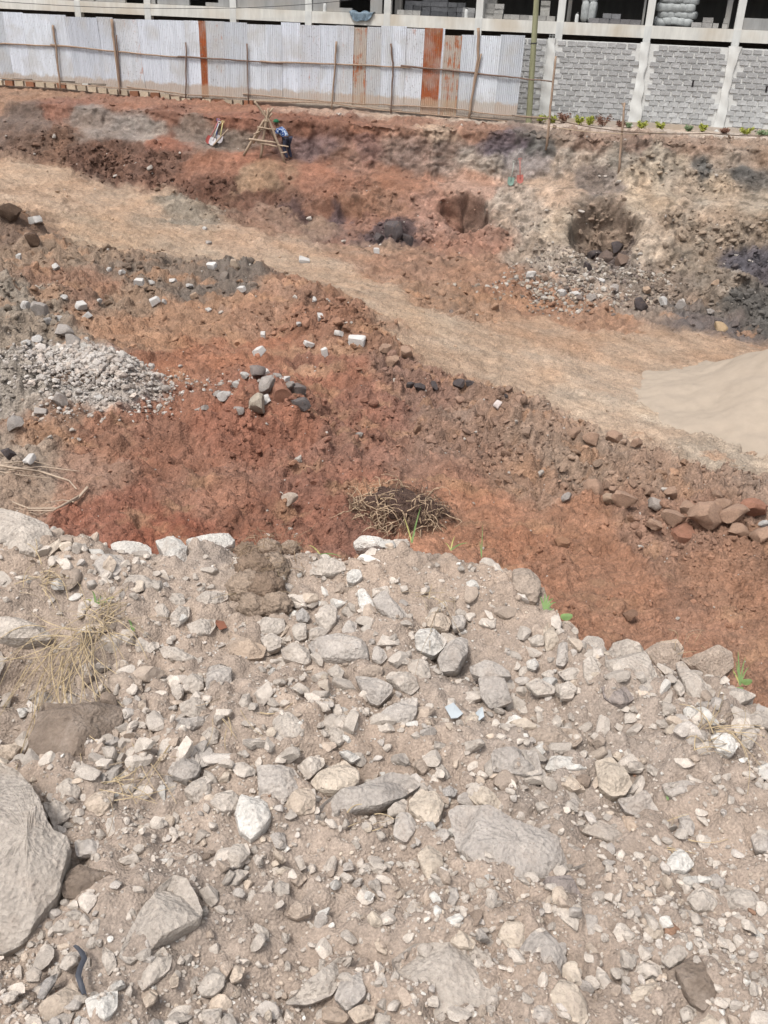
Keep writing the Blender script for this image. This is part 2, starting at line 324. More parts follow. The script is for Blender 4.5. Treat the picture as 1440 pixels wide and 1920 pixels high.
# ------------------------------------------------------------------ the pit: mesh
aa = np.concatenate([-np.geomspace(3.2, .60, 26)[:-1], np.linspace(-.60, .60, 690), np.geomspace(.60, 3.2, 26)[1:]])
DD = np.geomspace(3.0, 62, 1400); NR = 660
GX = aa[:, None] * DD[None]; GY = np.broadcast_to(DD[None], GX.shape); GZ = H(GX, GY)
vv = ((GY * Uv[1] + (GZ - CAMZ) * Uv[2]) / (GY * Fv[1] + (GZ - CAMZ) * Fv[2]))
dv = np.abs(np.diff(vv, axis=1)) + 0.25 * np.sqrt(np.diff(GY, axis=1) ** 2 + np.diff(GZ, axis=1) ** 2) / GY[:, 1:]
dv = dv * np.where(GY[:, 1:] < 8.0, 0.1, 1.0) * np.where(u_of(GX[:, 1:], GY[:, 1:]) < -0.5, 0.2, 1.0)
cs = np.concatenate([np.zeros((len(aa), 1)), np.cumsum(dv, axis=1)], axis=1); cs /= cs[:, -1:]
tr = np.linspace(0, 1, NR); DR = np.stack([np.interp(tr, cs[i], DD) for i in range(len(aa))])
far = np.array([90, 150, 300, 700.0]); DR = np.concatenate([DR, np.broadcast_to(far, (len(aa), 4))], axis=1); NR += 4
PX = aa[:, None] * DR; PZ = H(PX, DR); G = np.stack([PX, DR, PZ], -1)
e1 = np.gradient(G, axis=0); e2 = np.gradient(G, axis=1); N = np.cross(e1, e2); N /= np.linalg.norm(N, axis=-1, keepdims=True) + 1e-12
P = G.reshape(-1, 3); Nn = N.reshape(-1, 3); near = (P[:, 1] < 60)
# colour and roughness from the anchors (3D inverse distance, wandering borders)
Q = P + np.stack([fbm(P * 0.6, 5, 3, .6), fbm(P * 0.6 + 31, 5, 4, .6), fbm(P * 0.6 + 57, 3, 5) * 0.35], -1) * 1.0 * np.clip(P[:, 1:2] / 30, .45, 1)
num = np.zeros((len(P), 4)); den = np.zeros(len(P)); lincol = lin(CAN[:, 2:5]) 
met = np.array([1.0, 0.75, 1.7])
for k in range(len(CAP)):
    d = (((Q - CAP[k]) * met) ** 2).sum(-1) + 0.05; wk = d ** -3.8; den += wk; num[:, :3] += wk[:, None] * lincol[k]; num[:, 3] += wk * CAN[k, 5]
num /= den[:, None]; TC = num[:, :3]; RO = num[:, 3]
RO = np.where(near, RO, 0.1); uu = u_of(P[:, 0], P[:, 1])
# relief
trackdir = at(900, 650) - at(300, 420); trackdir[2] = 0; trackdir /= np.linalg.norm(trackdir); across = np.array([-trackdir[1], trackdir[0], 0])
along = P @ trackdir; acr = P @ across
rut = fbm(np.stack([along * 0.12, acr * 2.6, P[:, 2] * .3], -1), 3, 21)
sm = sstep(.55, .25, RO)
big = fbm(P * 0.7, 3, 1); mid = billow(P * 2.0, 3, 2); fine = fbm(P * 8.0, 3, 9)
wl1 = worley(P * 2.6 + 0.4 * fbm(P * 3, 2, 12)[:, None], 5); wl2 = worley(P * 6.5, 6); wl3 = worley(P * 14.0, 8)
patch = sstep(-.25, .35, fbm(P * 0.45 + 9, 3, 14))
disp = RO * (0.24 * big + 0.20 * mid + 0.075 * fine + (.35 + patch) * (0.13 * np.clip(wl1 - .35, 0, 1) + 0.12 * np.clip(wl2 - .3, 0, 1)) + 0.06 * np.clip(wl3 - .3, 0, 1)) + sm * 0.03 * rut + sm * .02 * fine
disp = disp * np.where((uu > 2.2) & (uu < 5.2), .72, 1); disp = np.where(near, disp, 0) * np.where(uu < -0.6, .25, 1)
# vertical erosion flutes on the cut face
steep = sstep(.85, .45, Nn[:, 2]) * near; s_al = P @ TV
disp += steep * (0.16 * fbm(np.stack([s_al * 3.0, P[:, 2] * .6, uu * .3], -1), 5, 33, .6) + .06 * billow(P * 3.1, 3, 36))
wb = 1 + .35 * fbm(P * 1.3, 3, 40)
for (x, y, r, dep) in ((880, 402, .75, -1.1), (868, 415, .5, -.5), (1130, 422, .95, -.85), (1095, 436, .6, -.5), (1172, 436, .6, -.55), (1120, 455, .8, -.5), (1165, 480, .6, -.3), (625, 398, .4, -.35), (662, 400, .45, -.4), (600, 380, .5, .2),
                       (740, 438, .7, .35), (900, 470, 1.2, .25), (1040, 500, 1.4, .3), (1130, 548, 1.2, .15), (350, 385, 1.0, .22), (560, 545, .9, .35), (640, 600, 1.0, .25), (690, 650, 1.0, .25),
                       (420, 510, 1.2, .3), (490, 725, .8, .3), (170, 690, 1.2, .25), (240, 720, .7, .2), (20, 420, .8, .5), (80, 460, .6, .25), (400, 800, 1.0, .18), (520, 790, .9, .22), (300, 930, .9, .12),
                       (1060, 870, .75, -.22), (1150, 870, .6, -.16), (780, 820, .6, -.2), (1000, 800, .8, .2), (1300, 940, 1.0, .2), (1400, 950, .9, .2), (640, 960, .5, .18), (730, 930, .7, .25), (1120, 335, .6, -.2), (1360, 560, 1.2, .3)):
    c = at(x, y); d = np.sqrt(((P - c) ** 2).sum(-1)) * wb; disp += dep * np.exp(-(d / r) ** (6 if dep < -.7 else 4 if dep < -.3 else 2))
P2 = P + Nn * disp[:, None]
# colour break-up of the soil itself: crumbs, stains, wheel marks
var = 1.06 + 0.30 * fbm(P * 1.1, 4, 50) + 0.30 * fbm(P * 5.0, 3, 55) * np.clip(RO, .3, 1.2) + sm * .26 * fbm(np.stack([along * 0.10, acr * 3.4, 0 * acr], -1), 4, 61)
spk = noise(P * 11, 70); var = var + np.where(spk > .42, .30, 0) * (RO > .3) + np.where(spk < -.36, -.26, 0) * (RO > .22)
bankm = sstep(1.5, 3.0, uu) * sstep(11, 8.5, uu) * np.where(P[:, 0] > -2, 1, .45) * near * (RO > .45)
bl = fbm(P * np.array([2.0, 2.0, 3.2]) + 13, 4, 91); bl2 = fbm(P * np.array([2.6, 2.6, 4.2]) + 71, 4, 95)
var = var * (1 + bankm * (.38 * sstep(.18, .30, bl) - .42 * sstep(.14, .26, bl2)))
hue = fbm(P * 0.8 + 5, 3, 77)[:, None] * np.array([.06, -.05, -.14]) + 1
tanp = sstep(.12, .42, fbm(P * np.array([.9, 1.6, 1]) + 3, 4, 97)) * (RO > .5) * near * (P[:, 1] < 30); TC = TC * (1 - .7 * tanp[:, None]) + lin((180, 142, 114)) * (.7 * tanp[:, None])
TC2 = np.clip(TC * np.clip(var, .45, 1.7)[:, None] * hue, 0.004, .8)
farm = (uu < -1.2); TC2[farm] = lin((190, 172, 155))
na = len(aa); idx = np.arange(na * NR).reshape(na, NR)
FQ = np.stack([idx[:-1, :-1], idx[1:, :-1], idx[1:, 1:], idx[:-1, 1:]], -1).reshape(-1, 4)
M_ground = soil_mat('pit_soil', 'attr', (2.2, 9, 30), 0.8, 0.035, 0.30)
ground = tag(obj('ground', fast_mesh('ground', P2, FQ, TC2), M_ground), 'red and brown earth of the excavated pit with its cut bank', 'ground', kind='structure')
P2g = P2.reshape(na, NR, 3)
_q = P2 - CAM; _t = np.linalg.norm(_q, axis=1); _sel = np.nonzero((_t > 7) & near)[0]; _dir = (_q[_sel] / _t[_sel, None]).astype(np.float32)
def drop(px, py):
    """nearest visible ground vertex to the pixel, relief included"""
    e = _dir @ rays(np.float64(px), np.float64(py)).astype(np.float32); k = _sel[np.argpartition(-e, 6)[:6]]; return P2[k[np.argmin(_t[k])]]
# ------------------------------------------------------------------ near mound of rubble
CREST = np.array([(-400, 960), (-150, 960), (0, 985), (100, 1008), (200, 1032), (300, 1018), (430, 1014), (560, 1030), (640, 1040), (720, 1022), (830, 1036), (950, 1066), (1010, 1095), (1040, 1165), (1110, 1215), (1200, 1218), (1290, 1240), (1370, 1250), (1440, 1305), (1600, 1350), (1800, 1400)], float)
MZ = 5.58
cw_ = np.array([on_z(a, b, MZ) for a, b in CREST]); CRX, CRY = cw_[:, 0], cw_[:, 1]
def bump_at(px, py, r, h):
    p = on_z(np.float64(px), np.float64(py), MZ); return (p[0], p[1], r, h)
MBUMP = [bump_at(60, 1080, .32, .10), bump_at(30, 1330, .15, -.13), bump_at(40, 1235, .10, -.10), bump_at(230, 1130, .2, .05), bump_at(700, 1080, .22, .05), bump_at(1150, 1300, .2, .03), bump_at(1350, 1380, .25, .03), bump_at(600, 1300, .2, .02),
         bump_at(950, 1130, .15, .05), bump_at(60, 1620, .3, .02), bump_at(1300, 1450, .12, .03), bump_at(620, 1650, .25, -.015), bump_at(1020, 1800, .3, .012), bump_at(480, 1120, .1, -.03)]
def HM(X, Y):
    X = np.asarray(X, float); Y = np.asarray(Y, float)
    z = MZ + 0.018 * np.sin(X * 3.1 + .4) * np.cos(Y * 2.7) + 0 * X
    for bx, by, r, h in MBUMP: z = z + h * np.exp(-((X - bx) ** 2 + (Y - by) ** 2) / (r * r))
    d = Y - np.interp(X, CRX, CRY)
    z = z - np.where(d > -0.02, 0.9 * np.maximum(d + .02, 0) + 0.0 * d, 0) - 0.35 * np.clip(d + .12, 0, .1)
    return np.maximum(z, -0.6)
def atm(px, py):
    d = rays(np.float64(px), np.float64(py)); t = np.linspace(1.2, 4.5, 900); Pq = CAM + d * t[:, None]; k = Pq[:, 2] - HM(Pq[:, 0], Pq[:, 1])
    i = max(int(np.argmax(k < 0)), 1) if np.any(k < 0) else len(t) - 1
    return Pq[i]
xs = np.concatenate([-np.geomspace(9, 1.75, 40)[:-1], np.linspace(-1.75, 1.75, 440), np.geomspace(1.75, 9, 40)[1:]])
ys = np.concatenate([np.linspace(-5, .55, 22)[:-1], np.linspace(.55, 3.1, 320), np.geomspace(3.1, 9.5, 40)[1:]])
MX, MY = np.meshgrid(xs, ys, indexing='ij'); MP = np.stack([MX, MY, HM(MX, MY)], -1).reshape(-1, 3)
def mound_relief(MP):
    lump = sstep(-.2, .3, fbm(MP * 2.5 + 3, 2, 81))
    return (0.075 * fbm(MP * 4, 3, 82) + 0.034 * billow(MP * 10, 3, 83) + lump * (.034 * np.clip(worley(MP * 15, 84) - .3, 0, 1) + .024 * np.clip(worley(MP * 34, 85) - .25, 0, 1)) + (1 - .5 * lump) * .007 * np.clip(worley(MP * 60, 89) - .25, 0, 1) + .004 * noise(MP * 60, 86))
MP[:, 2] += mound_relief(MP)
mb_ = np.array(lin((190, 172, 157))); mcol = mb_[None] * (1 + .16 * fbm(MP * 3, 3, 87) + .20 * fbm(MP * 18, 3, 88))[:, None] * (1 + fbm(MP * 2, 2, 90)[:, None] * np.array([.06, 0, -.06]))
dc = MP[:, 1] - np.interp(MP[:, 0], CRX, CRY); kk = sstep(.05, .5, dc)[:, None]; mcol = mcol * (1 - kk) + lin((155, 105, 78)) * kk
nx, ny = len(xs), len(ys); im = np.arange(nx * ny).reshape(nx, ny)
FM = np.stack([im[:-1, :-1], im[1:, :-1], im[1:, 1:], im[:-1, 1:]], -1).reshape(-1, 4)
M_mound = soil_mat('mound_soil', 'attr', (6, 40, 160), 0.8, 0.006, 0.22)
mound = tag(obj('rubble_mound', fast_mesh('rubble_mound', MP, FM, np.clip(mcol, .01, .8)), M_mound), 'pale dusty mound of rubble and earth in the foreground', 'mound', kind='structure')
M_rock = soil_mat('dusty_stone', 'obj', (7, 30, 110), 0.85, 0.007, 0.20, spec=(lin((150, 134, 122)), 70, .4), dust=(lin((194, 178, 164)), .52, .5))
M_clod = soil_mat('earth_clod', 'obj', (12, 45, 120), 0.8, 0.008, 0.26)
TONE = dict(b=(214, 202, 190), w=(234, 228, 220), g=(206, 196, 187), t=(216, 198, 180), d=(152, 135, 121), c=(224, 208, 190), k=(196, 178, 162), v=(172, 160, 154), u=(190, 183, 177), o=(204, 182, 162), r=(168, 134, 112))
def ring_rock(name, poly, tone, th, parent=None, label=None, cat='rock', mat=None, seed=0, lift=0.12, flat=0.5):
    th = th * 1.15; rng = np.random.default_rng(seed + 1000); poly = np.array(poly, float); cpx = poly.mean(0); P0 = atm(*cpx); P0 = P0 + np.array([0, 0, max(0.0, float(mound_relief(P0[None])[0]) * .8)])
    v = CAM - P0; v /= np.linalg.norm(v); n = np.array([0, 0, 1.0]) * (0.55 + flat) + v * (0.75 - flat * .5); n /= np.linalg.norm(n)
    d = rays(poly[:, 0], poly[:, 1])
    def outl(lf):
        o = P0 + np.array([0, 0, lf]); t = ((o - CAM) @ n) / (d @ n); return CAM + d * t[:, None]
    W = outl(0); L = math.sqrt(0.5 * np.linalg.norm(sum(np.cross(W[i] - W[0], W[(i + 1) % len(W)] - W[0]) for i in range(len(W))))); t_ = th * L
    W = outl(t_ * lift)
    C = W.mean(0); e1_ = np.cross((0, 1.0, 0), n); e1_ /= np.linalg.norm(e1_); e2_ = np.cross(n, e1_)
    p2 = np.stack([(W - C) @ e1_, (W - C) @ e2_], -1)
    # soften the corners a little and resample
    q = []
    for i in range(len(p2)):
        a, b_, c_ = p2[i - 1], p2[i], p2[(i + 1) % len(p2)]; q += [b_ + (a - b_) * .10, b_ * .95 + (a + c_) * .025, b_ + (c_ - b_) * .10]
    q = np.array(q); qq = np.concatenate([q, q[:1]]); sg = np.linalg.norm(np.diff(qq, axis=0), axis=1); cu = np.concatenate([[0], np.cumsum(sg)])
    M = 110 if L > .13 else 52 if L > .07 else 30; tt = np.linspace(0, cu[-1], M, endpoint=False); ol = np.stack([np.interp(tt, cu, qq[:, 0]), np.interp(tt, cu, qq[:, 1])], -1)
    RN = [(.60, -1.0), (.86, -.7), (.98, -.25), (1.0, 0.0), (.99, .16), (.965, .30), (.91, .39), (.78, .43), (.60, .45), (.40, .465), (.18, .475)]
    if L > .13: ra = np.array(RN); ti_ = np.linspace(0, len(RN) - 1, 25); RN = [(float(np.interp(t, range(len(ra)), ra[:, 0])), float(np.interp(t, range(len(ra)), ra[:, 1]))) for t in ti_]
    tl = rng.normal(0, .10, 2)
    V = [np.array([[0, 0, -1.05 * t_]])]
    for s, h in RN:
        z = h * t_ + (ol @ tl) * s * (1 if h > 0 else 0); V.append(np.concatenate([ol * s, np.full((M, 1), 0) + np.reshape(z, (-1, 1))], 1))
    V.append(np.array([[0, 0, .475 * t_]])); V = np.concatenate(V)
    top = V[:, 2] > .02 * t_
    for _ in range(8):                                           # broken faces
        a = rng.uniform(0, 6.28); ti = rng.uniform(.2, 1.3); nn = np.array([math.cos(a) * ti, math.sin(a) * ti, 1]); nn /= np.linalg.norm(nn)
        k = V @ nn; lim = np.quantile(k, rng.uniform(.78, .95)); ex = np.where((k > lim) & top, k - lim, 0); V = V - ex[:, None] * nn
    off = rng.uniform(0, 90)
    rr = V / (np.linalg.norm(V, axis=1, keepdims=True) + 1e-9)
    V = V + rr * (L * (.034 * fbm(V / L * 3.2 + off, 3) + .026 * fbm(V / L * 10 + off, 3) + (.016 * billow(V / L * 22 + off, 2) if L > .13 else 0)))[:, None] * np.array([.6, .6, 1])
    F = []; nr = len(RN)
    for k in range(M): F.append((0, 1 + (k + 1) % M, 1 + k))
    for r in range(nr - 1):
        for k in range(M):
            a, b_ = 1 + r * M + k, 1 + r * M + (k + 1) % M; F += [(a, b_, b_ + M), (a, b_ + M, a + M)]
    la = len(V) - 1
    for k in range(M): F.append((1 + (nr - 1) * M + k, 1 + (nr - 1) * M + (k + 1) % M, la))
    B = np.stack([e1_, e2_, n], 0); Wv = V @ B + (C - P0)
    me = fast_mesh(name, Wv, np.array(F)); me.set_sharp_from_angle(angle=math.radians(24))
    col = lin(np.array(TONE[tone]) * rng.uniform(.95, 1.04))
    o = obj(name, me, mat or (M_clod if tone in 'kr' else M_rock), parent, tuple(P0), color=col)
    if label: tag(o, label, cat)
    return o
OFF = dict(A=(0, 950), B=(480, 950), C=(960, 950), D=(0, 1400), E=(480, 1400), F=(960, 1400))
